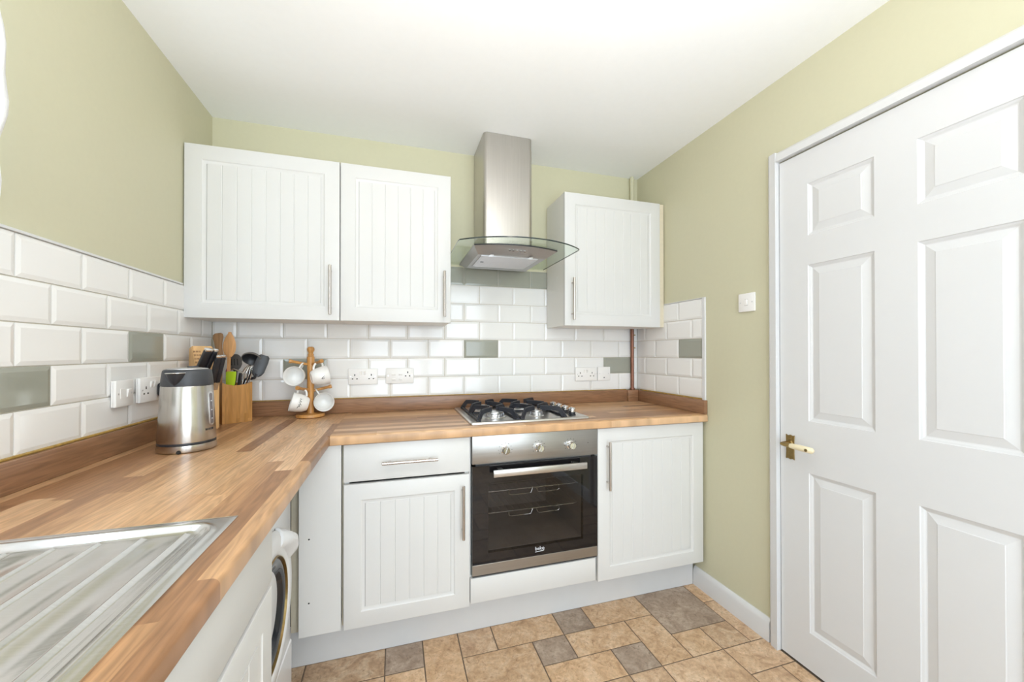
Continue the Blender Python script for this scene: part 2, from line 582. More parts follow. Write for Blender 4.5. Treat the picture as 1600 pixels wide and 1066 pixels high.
# ------------------------------------------------------------------ room shell
YR = -3.3                      # rear wall, behind the camera
E_ = 0.004                     # wall paint plane sits just behind the tile faces
bm = bmesh.new()
box(bm, -0.1, W + 0.1, YR - 0.1, 0.1, -0.06, -0.002)
floor = struct('floor', bm, 'underfloor')
bm = bmesh.new()
box(bm, -0.1, W + 0.1, YR - 0.1, 0.1, H, H + 0.1)
struct('ceiling', bm, 'ceiling')
bm = bmesh.new()
box(bm, -0.1, W + 0.1, E_, 0.1, 0, H)
wall_back = struct('wall_back', bm, 'green')
WY0, WY1, WZ0, WZ1 = -2.2, -1.14, 1.54, 2.18      # window over the sink
bm = bmesh.new()
box(bm, -0.1, -E_, WY1, E_, 0, H)
box(bm, -0.1, -E_, YR, WY0, 0, H)
box(bm, -0.1, -E_, WY0, WY1, 0, WZ0)
box(bm, -0.1, -E_, WY0, WY1, WZ1, H)
wall_left = struct('wall_left', bm, 'green')
DY0, DY1, DZ = -1.768, -0.984, 2.024
bm = bmesh.new()
box(bm, W + E_, W + 0.1, DY1, E_, 0, H)
box(bm, W + E_, W + 0.1, YR, DY0, 0, H)
box(bm, W + E_, W + 0.1, DY0, DY1, DZ, H)
wall_right = struct('wall_right', bm, 'green')
RX0, RX1, RZ0, RZ1 = 0.4, 2.1, 0.25, 2.15
bm = bmesh.new()
box(bm, -0.1, RX0, YR - 0.1, YR, 0, H)
box(bm, RX1, W + 0.1, YR - 0.1, YR, 0, H)
box(bm, RX0, RX1, YR - 0.1, YR, 0, RZ0)
box(bm, RX0, RX1, YR - 0.1, YR, RZ1, H)
struct('wall_rear', bm, 'green')

# windows (frame with panes)


def window(name, rect, depth_axis, p0, p1, a0, a1, z0, z1, mull):
    bm = bmesh.new()
    f = 0.05

    def bx(u0, u1, w0, w1):
        if depth_axis == 'x':
            box(bm, p0, p1, u0, u1, w0, w1, 0.004, 1)
        else:
            box(bm, u0, u1, p0, p1, w0, w1, 0.004, 1)
    bx(a0, a0 + f, z0, z1)
    bx(a1 - f, a1, z0, z1)
    bx(a0 + f, a1 - f, z0, z0 + f)
    bx(a0 + f, a1 - f, z1 - f, z1)
    bx((a0 + a1) / 2 - mull, (a0 + a1) / 2 + mull, z0 + f, z1 - f)
    w = struct(name, bm, 'gloss_white')
    pm = (p0 + p1) / 2
    for u0, u1 in ((a0 + f, (a0 + a1) / 2 - mull), ((a0 + a1) / 2 + mull, a1 - f)):
        b2 = bmesh.new()
        if depth_axis == 'x':
            box(b2, pm - 0.003, pm + 0.003, u0, u1, z0 + f, z1 - f)
        else:
            box(b2, u0, u1, pm - 0.003, pm + 0.003, z0 + f, z1 - f)
        struct('pane', b2, 'window_glass', parent=w)
    return w


window('window_1', None, 'x', -0.085, -0.035, WY0, WY1, WZ0, WZ1, 0.03)
window('window_added', None, 'y', YR - 0.08, YR - 0.03, RX0, RX1, RZ0, RZ1, 0.04)  # unseen rear window, added as an opening for the fill light

# lace curtain whose edge hangs beside the window
bm = bmesh.new()
cols_, rows_ = 60, 24
grid = []
for j in range(rows_ + 1):
    z = 2.235 - (2.235 - 1.53) * j / rows_
    row = []
    for i in range(cols_ + 1):
        t = i / cols_
        edge = -1.128 + 0.026 * math.exp(-((z - 1.80) / 0.12) ** 2)
        y = edge - t * (1.10 + (edge + 1.128))
        x = 0.05 + 0.018 * math.sin(t * 62 + 0.4 * math.sin(z * 6)) + 0.004 * math.sin(z * 40 + i)
        row.append((x, y, z))
    grid.append(row)
front = [[bm.verts.new(p) for p in r] for r in grid]
back = [[bm.verts.new((p[0] - 0.003, p[1], p[2])) for p in r] for r in grid]
for j in range(rows_):
    for i in range(cols_):
        bm.faces.new((front[j][i], front[j][i + 1], front[j + 1][i + 1], front[j + 1][i]))
        bm.faces.new((back[j][i], back[j + 1][i], back[j + 1][i + 1], back[j][i + 1]))
for j in range(rows_):
    bm.faces.new((front[j][0], front[j + 1][0], back[j + 1][0], back[j][0]))
    bm.faces.new((front[j][-1], back[j][-1], back[j + 1][-1], front[j + 1][-1]))
cur = thing('lace_curtain', 'white lace curtain edge hanging on the green wall above the tiles', 'curtain', (0.05, -1.66, 1.53))
obj('lace_panel', bm, 'lace', cur, 60)
bm = bmesh.new()
cyl(bm, (0.05, -1.08, 2.24), (0.05, -2.28, 2.24), 0.007)
for y in (-1.16, -2.2):
    cyl(bm, (-E_, y, 2.24), (0.05, y, 2.24), 0.005)
obj('curtain_rail', bm, 'gloss_white', cur, 40)

# ------------------------------------------------------------------ floor: stone-look slabs on a module grid
GX = [0.3605 + 0.1493 * k for k in range(14)] + [W - 0.001]
GY = [-0.503] + [-0.648 - 0.1335 * k for k in range(20)]
SLABS = [  # column, row, width, depth, kind
    (0, 0, 1, 2, 't'), (1, 0, 2, 1, 't'), (3, 0, 1, 1, 's'), (4, 0, 1, 2, 'g'), (5, 0, 1, 1, 't'), (6, 0, 2, 1, 'g'),
    (8, 0, 1, 1, 's'), (9, 0, 2, 1, 'g'), (11, 0, 2, 2, 's'), (13, 0, 1, 1, 'g'), (13, 1, 1, 2, 't'),
    (1, 1, 2, 2, 't'), (3, 1, 1, 1, 'g'), (5, 1, 2, 2, 'g'), (7, 1, 1, 1, 's'), (8, 1, 2, 1, 'g'), (10, 1, 1, 2, 'g'),
    (7, 2, 2, 1, 'g'), (9, 2, 1, 1, 's'), (11, 2, 1, 1, 'g'), (12, 2, 1, 1, 't'),
    (7, 3, 2, 1, 'g'), (9, 3, 1, 1, 't'), (10, 3, 2, 2, 't'), (12, 3, 2, 1, 't'), (12, 4, 1, 1, 't'), (13, 4, 1, 1, 'g')]
NC, NR = len(GX) - 1, len(GY) - 1
taken = set()
for c, r, w, d, k in SLABS:
    for i in range(w):
        for j in range(d):
            taken.add((c + i, r + j))
frnd = random.Random(11)
for r in range(NR):
    for c in range(NC):
        if (c, r) in taken:
            continue
        opts = [(2, 1), (1, 1), (2, 2), (1, 2), (2, 1)]
        frnd.shuffle(opts)
        for w, d in opts + [(1, 1)]:
            cells = [(c + i, r + j) for i in range(w) for j in range(d)]
            if all(q not in taken and q[0] < NC and q[1] < NR for q in cells):
                taken.update(cells)
                SLABS.append((c, r, w, d, 's' if (w, d) == (1, 1) and frnd.random() < 0.6 else frnd.choice('ttg')))
                break
for c, r, w, d, k in SLABS:
    g, b_ = 0.0024, 0.003
    x0, x1, y0, y1 = GX[c] + g, GX[c + w] - g, GY[r + d] + g, GY[r] - g
    bm = bmesh.new()
    lev = [[bm.verts.new((x, y, z)) for x, y in ((x0 + i, y0 + i), (x1 - i, y0 + i), (x1 - i, y1 - i), (x0 + i, y1 - i))]
           for z, i in ((-0.002, 0), (-0.0006, 0), (0.0006, b_))]
    for a, b in zip(lev, lev[1:]):
        for i in range(4):
            j = (i + 1) % 4
            bm.faces.new((a[i], a[j], b[j], b[i]))
    bm.faces.new(lev[-1])
    obj('floor_tile', bm, {'t': 'stone_tan', 'g': 'stone_gold', 's': 'stone_grey'}[k], floor,
        org=((x0 + x1) / 2, (y0 + y1) / 2, 0))

# ------------------------------------------------------------------ wall tiles (bevelled metro)
Z0, TZ, TX = 0.9925, 0.1044, 0.2025
TILE_MESH = {}


def tile_mesh(w, h, mat):
    key = (round(w, 4), round(h, 4), mat)
    if key in TILE_MESH:
        return TILE_MESH[key]
    bm = bmesh.new()
    bv = min(0.011, w * 0.3)
    lev = []
    for y, i in ((0.006, 0), (0.0, 0), (-0.0026, bv)):
        lev.append([bm.verts.new((x, y, z)) for x, z in ((-w / 2 + i, -h / 2 + i), (w / 2 - i, -h / 2 + i), (w / 2 - i, h / 2 - i), (-w / 2 + i, h / 2 - i))])
    for a, b in zip(lev, lev[1:]):
        for i in range(4):
            j = (i + 1) % 4
            bm.faces.new((a[i], a[j], b[j], b[i]))
    bm.faces.new(lev[-1])
    me = finish(bm, 'tile', 0)
    me.materials.append(M[mat])
    TILE_MESH[key] = me
    return me


def lay(parent, wall, a0, a1, z0, z1, grey):
    """one tile between a0..a1 along the wall"""
    g = 0.0016
    w, h = a1 - a0 - 2 * g, z1 - z0 - 2 * g
    me = tile_mesh(w, h, 'grey_tile' if grey else 'tile')
    o = bpy.data.objects.new('tile', me)
    COL.objects.link(o)
    o.parent = parent
    c, zc = (a0 + a1) / 2, (z0 + z1) / 2
    if wall == 'b':
        o.location = (c, 0, zc)
    elif wall == 'l':
        o.location = (0, c, zc)
        o.rotation_euler = (0, 0, PI / 2)
    else:
        o.location = (W, c, zc)
        o.rotation_euler = (0, 0, -PI / 2)
    if grey:
        o['label'] = 'grey-green glazed accent tile'


def lay_row(parent, wall, row, lo, hi, phase, greys):
    k = math.floor((lo - phase) / TX) - 1
    while phase + k * TX < hi:
        a0, a1 = max(lo, phase + k * TX), min(hi, phase + (k + 1) * TX)
        if a1 - a0 > 0.02:
            gr = any(abs((a0 + a1) / 2 - q) < 0.06 for q in greys)
            lay(parent, wall, a0, a1, Z0 + row * TZ, Z0 + (row + 1) * TZ, gr)
        k += 1


ODD, EVEN = 0.5066, 0.6175
for row in range(4):
    lay_row(wall_back, 'b', row, 0.0, W, ODD if row % 2 else EVEN,
            {1: [0.405, 2.23], 2: [1.327]}.get(row, []))
lay_row(wall_back, 'b', 4, 1.09, 1.76, EVEN, [])
lay_row(wall_back, 'b', 5, 1.09, 1.76, ODD, [])
lay_row(wall_back, 'b', 6, 1.09, 1.76, EVEN, [1.12, 1.327, 1.53, 1.70, 1.74, 1.1])
for row in range(5):
    lay_row(wall_left, 'l', row, -2.9, 0.0, -0.4105 if row % 2 == 0 else -0.310, {2: [-0.51], 1: [-1.02]}.get(row, []))
    lay_row(wall_right, 'r', row, -0.5695, 0.0, -0.390 if row % 2 == 0 else -0.291, {2: [-0.48]}.get(row, []))
# grout beds behind the tiles and the plastic edge trims
bm = bmesh.new()
box(bm, 0.0, W, 0.0028, E_ + 0.001, Z0, Z0 + 5 * TZ)
box(bm, 1.09, 1.76, 0.0028, E_ + 0.001, Z0 + 5 * TZ, Z0 + 7 * TZ)
struct('grout', bm, 'grout', parent=wall_back)
bm = bmesh.new()
box(bm, -E_ - 0.001, -0.0028, -2.9, 0.0028, Z0, Z0 + 5 * TZ)
struct('grout', bm, 'grout', parent=wall_left)
bm = bmesh.new()
box(bm, W + 0.0028, W + E_ + 0.001, -0.5695, 0.0, Z0, Z0 + 5 * TZ)
struct('grout', bm, 'grout', parent=wall_right)
bm = bmesh.new()
box(bm, -E_, 0.005, -2.9, -0.28, Z0 + 5 * TZ, Z0 + 5 * TZ + 0.007, 0.001, 1)
struct('tile_trim', bm, 'gloss_white', parent=wall_left)
bm = bmesh.new()
box(bm, W - 0.006, W + E_, -0.588, -0.5695, Z0 - 0.01, Z0 + 5 * TZ + 0.004, 0.001, 1)
box(bm, W - 0.004, W + E_, -0.5695, -0.27, Z0 + 5 * TZ, Z0 + 5 * TZ + 0.004)
struct('tile_trim', bm, 'gloss_white', parent=wall_right)

# ------------------------------------------------------------------ skirting + door
bm = bmesh.new()


def skirt(bm, y0, y1):
    prism(bm, [(0, 0), (0.016, 0), (0.016, 0.075), (0.011, 0.090), (0.005, 0.098), (0, 0.098)],
          lambda u, v: Vector((W + E_ - u, y0, v)), lambda u, v: Vector((W + E_ - u, y1, v)))


skirt(bm, -0.945, -0.508)
skirt(bm, YR, -1.81)
struct('baseboard_right', bm, 'gloss_white', 30)
bm = bmesh.new()
xa, xb = W - 0.020, W + 0.06
AO = 0.040
prism(bm, [(0, 0), (0, 0.012), (0.010, 0.020), (AO, 0.024), (AO, 0)],
      lambda u, v: Vector((W + E_ - v, DY1 - 0.004 + AO - u, 0.0)),
      lambda u, v: Vector((W + E_ - v, DY1 - 0.004 + AO - u, DZ + AO)))
prism(bm, [(0, 0), (0, 0.012), (0.010, 0.020), (AO, 0.024), (AO, 0)],
      lambda u, v: Vector((W + E_ - v, DY0 + 0.004 - AO + u, 0.0)),
      lambda u, v: Vector((W + E_ - v, DY0 + 0.004 - AO + u, DZ + AO)))
prism(bm, [(0, 0), (0, 0.012), (0.010, 0.020), (AO, 0.024), (AO, 0)],
      lambda u, v: Vector((W + E_ - v, DY1 - 0.004, DZ + AO - u)),
      lambda u, v: Vector((W + E_ - v, DY0 + 0.004, DZ + AO - u)))
box(bm, W + E_, W + 0.09, DY1 - 0.003, DY1, 0, DZ)
box(bm, W + E_, W + 0.09, DY0, DY0 + 0.003, 0, DZ)
box(bm, W + 0.045, W + 0.09, DY0, DY1, 0, DZ)
struct('trim_1', bm, 'gloss_white', 25)
# the six-panel door
xf = W + 0.001
dy0, dy1, dz1 = DY0 + 0.006, DY1 - 0.007, DZ - 0.006
PY = [(-1.3235, -1.105), (-1.6475, -1.4355)]
PZ = [(0.150, 0.765), (0.966, 1.572), (1.687, 1.889)]
bm = bmesh.new()
xs = [dy0, PY[1][0], PY[1][1], PY[0][0], PY[0][1], dy1]
zs = [0.006, PZ[0][0], PZ[0][1], PZ[1][0], PZ[1][1], PZ[2][0], PZ[2][1], dz1]
for i in range(5):
    for j in range(7):
        if i in (1, 3) and j in (1, 3, 5):
            continue
        vs = [bm.verts.new((xf, y, z)) for y, z in ((xs[i], zs[j]), (xs[i + 1], zs[j]), (xs[i + 1], zs[j + 1]), (xs[i], zs[j + 1]))]
        bm.faces.new(vs)
bmesh.ops.remove_doubles(bm, verts=bm.verts, dist=1e-5)
ring = [((xf, a, b)) for a, b in ((dy0, 0.006), (dy1, 0.006), (dy1, dz1), (dy0, dz1))]
fr = [bm.verts.new(p) for p in ring]
bk = [bm.verts.new((xf + 0.036, p[1], p[2])) for p in ring]
for i in range(4):
    j = (i + 1) % 4
    bm.faces.new((fr[i], fr[j], bk[j], bk[i]))
bm.faces.new(bk)
bmesh.ops.remove_doubles(bm, verts=bm.verts, dist=1e-5)
door = struct('door_1', bm, 'gloss_white')
for (a0, a1) in PY:
    for (b0, b1) in PZ:
        bm = bmesh.new()
        lev = []
        for x, i in ((xf, 0), (xf + 0.003, 0.002), (xf + 0.005, 0.007), (xf + 0.0075, 0.011), (xf + 0.0083, 0.014), (xf + 0.003, 0.038), (xf + 0.0018, 0.040)):
            lev.append([bm.verts.new((x, y, z)) for y, z in ((a0 + i, b0 + i), (a1 - i, b0 + i), (a1 - i, b1 - i), (a0 + i, b1 - i))])
        for a, b in zip(lev, lev[1:]):
            for i in range(4):
                j = (i + 1) % 4
                bm.faces.new((a[i], a[j], b[j], b[i]))
        bm.faces.new(lev[-1])
        struct('panel', bm, 'gloss_white', parent=door)
# handle: brass plate, brass neck, ivory lever
bm = bmesh.new()
py, pz = -1.033, 0.850
out = [(-0.0175, -0.050), (-0.010, -0.046), (0, -0.050), (0.010, -0.046), (0.0175, -0.050), (0.0165, -0.02), (0.0165, 0.02), (0.0175, 0.050), (0.010, 0.046), (0, 0.050), (-0.010, 0.046), (-0.0175, 0.050), (-0.0165, 0.02), (-0.0165, -0.02)]
prism(bm, out, lambda u, v: Vector((xf, py + u, pz + v)), lambda u, v: Vector((xf - 0.004, py + u * 0.94, pz + v * 0.97)))
cyl(bm, (xf - 0.003, py, pz + 0.018), (xf - 0.010, py, pz + 0.018), 0.013, 20, 0.010)
for dz in (-0.040, 0.040):
    cyl(bm, (xf - 0.003, py, pz + dz), (xf - 0.0055, py, pz + dz), 0.004, 10)
obj('handle_plate', bm, 'brass', door, 30, label='tarnished brass back plate')
hp = bpy.data.objects['handle_plate']
bm = bmesh.new()
tube(bm, [(xf - 0.008, py, pz + 0.018), (xf - 0.040, py, pz + 0.018), (xf - 0.050, py - 0.004, pz + 0.018), (xf - 0.053, py - 0.016, pz + 0.018), (xf - 0.053, py - 0.040, pz + 0.018)], [0.008, 0.007, 0.0075, 0.008, 0.0085], 14)
obj('lever_neck', bm, 'brass', hp, 40, label='brass lever neck')
bm = bmesh.new()
tube(bm, [(xf - 0.053, py - 0.036, pz + 0.018), (xf - 0.053, py - 0.045, pz + 0.018), (xf - 0.054, py - 0.09, pz + 0.018), (xf - 0.054, py - 0.122, pz + 0.017), (xf - 0.053, py - 0.128, pz + 0.017)], [0.0075, 0.010, 0.0115, 0.011, 0.006], 14)
obj('lever_grip', bm, 'ivory', hp, 50, label='ivory coloured lever grip')
bm = bmesh.new()
cyl(bm, (xf - 0.0645, py - 0.108, pz + 0.017), (xf - 0.0665, py - 0.108, pz + 0.017), 0.0055, 12)
obj('grip_screw', bm, 'brass', hp, 40)

# ------------------------------------------------------------------ cabinets


def frame_door(parent, name, x0, x1, z0, z1, yf, handle=None, thick=0.020):
    """framed tongue-and-groove door facing -y; handle = ('v', x, z0, z1)"""
    bm = bmesh.new()
    io, ii = 0.063, 0.0785
    dp = 0.0055
    lev = []
    for y, i in ((yf + thick, 0.0), (yf + 0.004, 0.0), (yf + 0.001, 0.0012), (yf, 0.004), (yf, io), (yf + 0.0015, io + 0.0015), (yf + 0.0035, io + 0.006), (yf + dp, ii - 0.002), (yf + dp, ii)):
        lev.append([bm.verts.new((x, y, z)) for x, z in ((x0 + i, z0 + i), (x1 - i, z0 + i), (x1 - i, z1 - i), (x0 + i, z1 - i))])
    for a, b in zip(lev, lev[1:]):
        for i in range(4):
            j = (i + 1) % 4
            bm.faces.new((a[i], a[j], b[j], b[i]))
    bm.faces.new(lev[0])
    d = obj(name, bm, 'foil', parent, 25)
    # boards of the centre field, with V-grooves between them
    a0, a1, b0, b1 = x0 + ii, x1 - ii, z0 + ii, z1 - ii
    nb = max(2, round((a1 - a0) / 0.0556))
    bm = bmesh.new()
    prof = []
    fp = yf + dp - 0.0014
    for k in range(nb):
        u0, u1 = a0 + (a1 - a0) * k / nb, a0 + (a1 - a0) * (k + 1) / nb
        prof += [(u0 + 0.0005, yf + dp + 0.0004), (u0 + 0.0026, fp), (u1 - 0.0026, fp), (u1 - 0.0005, yf + dp + 0.0004)]
    prism(bm, [(a0, yf + dp + 0.004)] + prof + [(a1, yf + dp + 0.004)],
          lambda u, v: Vector((u, v, b0)), lambda u, v: Vector((u, v, b1)))
    obj('centre_panel', bm, 'foil', d)
    if handle:
        bar_handle(d, handle, yf)
    return d


def bar_handle(d, handle, yf):
    bm = bmesh.new()
    k, a, b, c = handle
    yb = yf - 0.030
    if k == 'v':
        L = c - b
        lathe(bm, [(0.0048, 0), (0.006, 0.001), (0.006, L - 0.001), (0.0048, L)], 14, frame_to((a, yb, b), (0, 0, 1)))
        for z in (b + 0.15 * L, c - 0.11 * L):
            cyl(bm, (a, yb, z), (a, yf, z), 0.0042, 10)
    else:
        L = b - a
        lathe(bm, [(0.0048, 0), (0.006, 0.001), (0.006, L - 0.001), (0.0048, L)], 14, frame_to((a, yb, c), (1, 0, 0)))
        for x in (a + 0.14 * L, b - 0.14 * L):
            cyl(bm, (x, yb, c), (x, yf, c), 0.0042, 10)
    obj('handle', bm, 'handle_steel', d, 40)


def panel_box(bm, x0, x1, y0, y1, z0, z1, t=0.018, back=True):
    """open-fronted carcass of boards (front at y0)"""
    box(bm, x0, x0 + t, y0, y1, z0, z1)
    box(bm, x1 - t, x1, y0, y1, z0, z1)
    box(bm, x0 + t, x1 - t, y0, y1, z0, z0 + t)
    box(bm, x0 + t, x1 - t, y0, y1, z1 - t, z1)
    if back:
        box(bm, x0 + t, x1 - t, y1 - 0.006, y1, z0 + t, z1 - t)


# wall units
ZC0, ZC1, YC = 1.380, 2.1139, -0.2706
c = thing('wall_cabinet', 'white tongue-and-groove wall cabinet in the left corner, the wider of the joined pair', 'cabinet', (0.30, -0.13, ZC0), 'white wall cabinets')
bm = bmesh.new()
panel_box(bm, 0.006, 0.6005, YC + 0.022, -0.008, ZC0 + 0.001, ZC1 - 0.001)
obj('carcass', bm, 'carcass', c)
frame_door(c, 'door', 0.0005, 0.5995, ZC0, ZC1, YC, ('v', 0.5635, 1.405, 1.630))
c = thing('wall_cabinet', 'white tongue-and-groove wall cabinet directly left of the steel cooker hood', 'cabinet', (0.856, -0.13, ZC0), 'white wall cabinets')
bm = bmesh.new()
panel_box(bm, 0.6025, 1.108, YC + 0.022, -0.008, ZC0 + 0.001, ZC1 - 0.001)
obj('carcass', bm, 'carcass', c)
frame_door(c, 'door', 0.6035, 1.1119, ZC0, ZC1, YC, ('v', 1.0785, 1.408, 1.634))
c = thing('wall_cabinet', 'single white tongue-and-groove wall cabinet right of the cooker hood, in the right corner', 'cabinet', (2.04, -0.13, ZC0), 'white wall cabinets')
bm = bmesh.new()
x0, x1, t = 1.7340, 2.346, 0.018
z0, z1 = ZC0 + 0.001, ZC1 - 0.001
box(bm, x0, x0 + t, YC + 0.022, -0.008, z0, z1)
box(bm, x1 - t, x1, YC + 0.022, -0.075, z0, z1)
for za, zb in ((z0, z0 + t), (z1 - t, z1)):
    box(bm, x0 + t, 2.27, YC + 0.022, -0.008, za, zb)
    box(bm, 2.27, x1 - t, YC + 0.022, -0.075, za, zb)
box(bm, x0 + t, 2.27, -0.014, -0.008, z0 + t, z1 - t)
box(bm, 2.27, x1 - t, -0.081, -0.075, z0 + t, z1 - t)
obj('carcass', bm, 'carcass', c)
frame_door(c, 'door', 1.7326, 2.3474, ZC0, ZC1, YC, ('v', 1.775, 1.410, 1.640))
bm = bmesh.new()
box(bm, 2.3485, W - 0.001, YC + 0.006, -0.10, ZC0 + 0.002, ZC1 - 0.003)
obj('filler_strip', bm, 'cream', c, label='cream edged filler strip')
for z in (1.66, 1.98):
    bm = bmesh.new()
    cyl(bm, (1.7342, -0.16, z), (1.7328, -0.16, z), 0.005, 12)
    obj('screw_cap', bm, 'carcass', c, 40)

# base units
YB, ZB0, ZB1 = -0.578, 0.1528, 0.8725
c = thing('corner_post_panel', 'plain white corner filler panel with screw holes between washing machine and drawer cabinet', 'panel', (0.571, -0.57, ZB0))
bm = bmesh.new()
box(bm, 0.498, 0.6455, YB, YB + 0.018, ZB0 + 0.004, ZB1 + 0.002, 0.0012, 1)
box(bm, 0.498, 0.502, YB + 0.018, YB + 0.06, ZB0 + 0.004, ZB1)
obj('face_board', bm, 'foil', c)
bm = bmesh.new()
box(bm, 0.4640, 0.4975, YB + 0.040, YB + 0.06, ZB0 + 0.004, ZB1)
obj('edge_strip', bm, 'cream', c)
for z in (0.5245, 0.283):
    bm = bmesh.new()
    cyl(bm, (0.5335, YB - 0.0004, z), (0.5335, YB + 0.003, z), 0.0032, 10)
    obj('screw_hole', bm, 'hole', c)
c = thing('base_cabinet', 'white base cabinet with a drawer over a tongue-and-groove door, left of the oven', 'cabinet', (0.90, -0.29, 0.15), 'white base cabinets')
bm = bmesh.new()
panel_box(bm, 0.655, 1.1495, YB + 0.022, -0.03, 0.157, 0.874)
obj('carcass', bm, 'carcass', c)
bm = bmesh.new()
box(bm, 0.6458, 0.6548, YB + 0.030, YB + 0.05, 0.157, 0.874)
obj('edge_strip', bm, 'cream', c)
frame_door(c, 'door', 0.6537, 1.1495, ZB0, 0.7165, YB, ('v', 1.1185, 0.4530, 0.6775))
bm = bmesh.new()
box(bm, 0.6537, 1.1495, YB, YB + 0.018, 0.7265, ZB1 + 0.0005, 0.003, 2)
dr = obj('drawer', bm, 'foil', c, 30)
bar_handle(dr, ('h', 0.796, 1.014, 0.7965), YB)
c = thing('oven_housing', 'white oven housing cabinet with a plain panel below the black oven', 'cabinet', (1.455, -0.29, 0.15))
bm = bmesh.new()
for xa_, xb_ in ((1.1515, 1.1575), (1.7565, 1.7585)):
    box(bm, xa_, xb_, YB + 0.022, -0.03, 0.157, 0.874)
box(bm, 1.1575, 1.7565, YB + 0.022, -0.03, 0.157, 0.172)
box(bm, 1.1575, 1.7565, YB + 0.022, -0.03, 0.258, 0.272)
obj('carcass', bm, 'carcass', c)
bm = bmesh.new()
box(bm, 1.1530, 1.7480, YB, YB + 0.018, 0.163, 0.2685, 0.003, 2)
obj('lower_panel', bm, 'foil', c, 30)
c = thing('base_cabinet', 'white base cabinet with one tongue-and-groove door right of the oven, beside the green wall', 'cabinet', (2.06, -0.29, 0.15), 'white base cabinets')
bm = bmesh.new()
panel_box(bm, 1.760, 2.366, YB + 0.022, -0.03, 0.157, 0.874)
obj('carcass', bm, 'carcass', c)
frame_door(c, 'door', 1.7595, 2.3690, ZB0, ZB1 + 0.0005, YB, ('v', 1.8080, 0.586, 0.8125))
# kick boards
k = thing('kickboard', 'long pale grey kickboard under the oven and base cabinets on the back wall', 'kickboard', (1.4, -0.508, 0))
bm = bmesh.new()
box(bm, 0.42, W - 0.013, -0.508, -0.492, 0.001, 0.154, 0.001, 1)
obj('board', bm, 'plinth', k)
# sink unit on the left run (door and false drawer front face the room)
xs_, ys0, ys1 = 0.583, -2.28, -1.224
c = thing('sink_cabinet', 'white sink base cabinet with plain top front and panelled doors under the steel sink', 'cabinet', (0.30, -1.75, 0.15))
bm = bmesh.new()
box(bm, 0.03, xs_ - 0.022, ys1 - 0.018, ys1, 0.157, 0.870)
box(bm, 0.03, xs_ - 0.022, ys0, ys0 + 0.018, 0.157, 0.870)
box(bm, 0.03, xs_ - 0.022, ys0 + 0.018, ys1 - 0.018, 0.157, 0.175)
obj('carcass', bm, 'carcass', c)
bm = bmesh.new()
box(bm, xs_ - 0.018, xs_, ys0 + 0.002, ys1 - 0.002, 0.7265, ZB1, 0.003, 2)
obj('false_drawer_front', bm, 'foil', c, 30)


ym = (ys0 + ys1) / 2
for a0, a1 in ((ym + 0.0015, ys1 - 0.002), (ys0 + 0.002, ym - 0.0015)):
    d = frame_door(c, 'door', a0, a1, ZB0, 0.7165, 0.0, ('v', (a0 + 0.036) if a0 > ym - 0.01 else (a1 - 0.036), 0.47, 0.69))
    for q in [d] + list(d.children):      # from x along the wall to y along the run
        q.data.transform(Matrix.Translation(ORG[c.name]))
        q.data.transform(Matrix(((0, -1, 0, xs_), (1, 0, 0, 0), (0, 0, 1, 0), (0, 0, 0, 1))))
        q.data.transform(Matrix.Translation(-ORG[c.name]))
k = thing('kickboard', 'pale kickboard under the sink cabinet on the left run', 'kickboard', (0.52, -1.9, 0))
bm = bmesh.new()
box(bm, 0.495, 0.511, -2.9, -1.226, 0.001, 0.154, 0.001, 1)
obj('board', bm, 'plinth', k)
c = thing('base_cabinet', 'plain white base cabinet at the near end of the left run, beyond the sink', 'cabinet', (0.3, -2.6, 0.15), 'white base cabinets')
bm = bmesh.new()
box(bm, 0.03, xs_ - 0.022, -2.9, ys0 - 0.002, 0.157, 0.870)
obj('carcass', bm, 'carcass', c)
bm = bmesh.new()
box(bm, xs_ - 0.018, xs_, -2.898, ys0 - 0.004, ZB0, ZB1, 0.003, 2)
obj('door', bm, 'foil', c, 30)

# ------------------------------------------------------------------ worktops + upstands
ZT, ZTB, XL, YT = 0.9156, 0.8775, 0.6075, -0.6005


def nose(xe, zt, zb, r=0.011, r2=0.005):
    pts = []
    for i in range(7):
        a = PI / 2 * i / 6
        pts.append((xe - r + r * math.sin(a), zt - r + r * math.cos(a)))
    for i in range(4):
        a = PI / 2 * i / 3
        pts.append((xe - r2 + r2 * math.cos(a), zb + r2 - r2 * math.sin(a)))
    return pts


wt = thing('worktop', 'oak stave laminate worktop run along the left wall holding the sink and kettle', 'worktop', (0.3, -1.4, ZTB))
bm = bmesh.new()
box(bm, 0.001, XL, YT + 0.0005, -0.001, ZTB, ZT)


def run_y(y0, y1, xi):
    prism(bm, [(xi, ZTB), (xi, ZT)] + nose(XL, ZT, ZTB), lambda u, v: Vector((u, y0, v)), lambda u, v: Vector((u, y1, v)))


run_y(-1.363, YT + 0.0005, 0.001)
run_y(-2.31, -1.363, 0.5295)
box(bm, 0.001, 0.110, -2.31, -1.363, ZTB, ZT)
run_y(-2.9, -2.31, 0.001)
obj('slab', bm, 'worktop_left', wt, 30)
wt = thing('worktop', 'oak stave laminate worktop run along the back wall around the gas hob', 'worktop', (1.5, -0.3, ZTB))
bm = bmesh.new()
prism(bm, [(-0.001, ZTB), (-0.001, ZT)] + [(YT - q[0], q[1]) for q in nose(0.0, ZT, ZTB)],
      lambda u, v: Vector((XL + 0.0006, u, v)), lambda u, v: Vector((W - 0.0005, u, v)))
obj('slab', bm, 'worktop_right', wt, 30)
ZU = 0.9895
u = thing('upstand', 'wood-effect upstand strip behind the kettle along the left wall', 'upstand', (0.01, -1.4, ZT), 'wood-effect upstands')
bm = bmesh.new()
box(bm, -E_ + 0.001, 0.018, -2.9, -0.0185, ZT + 0.0004, ZU, 0.002, 2)
obj('strip', bm, 'upstand_y', u, 30)
bm = bmesh.new()
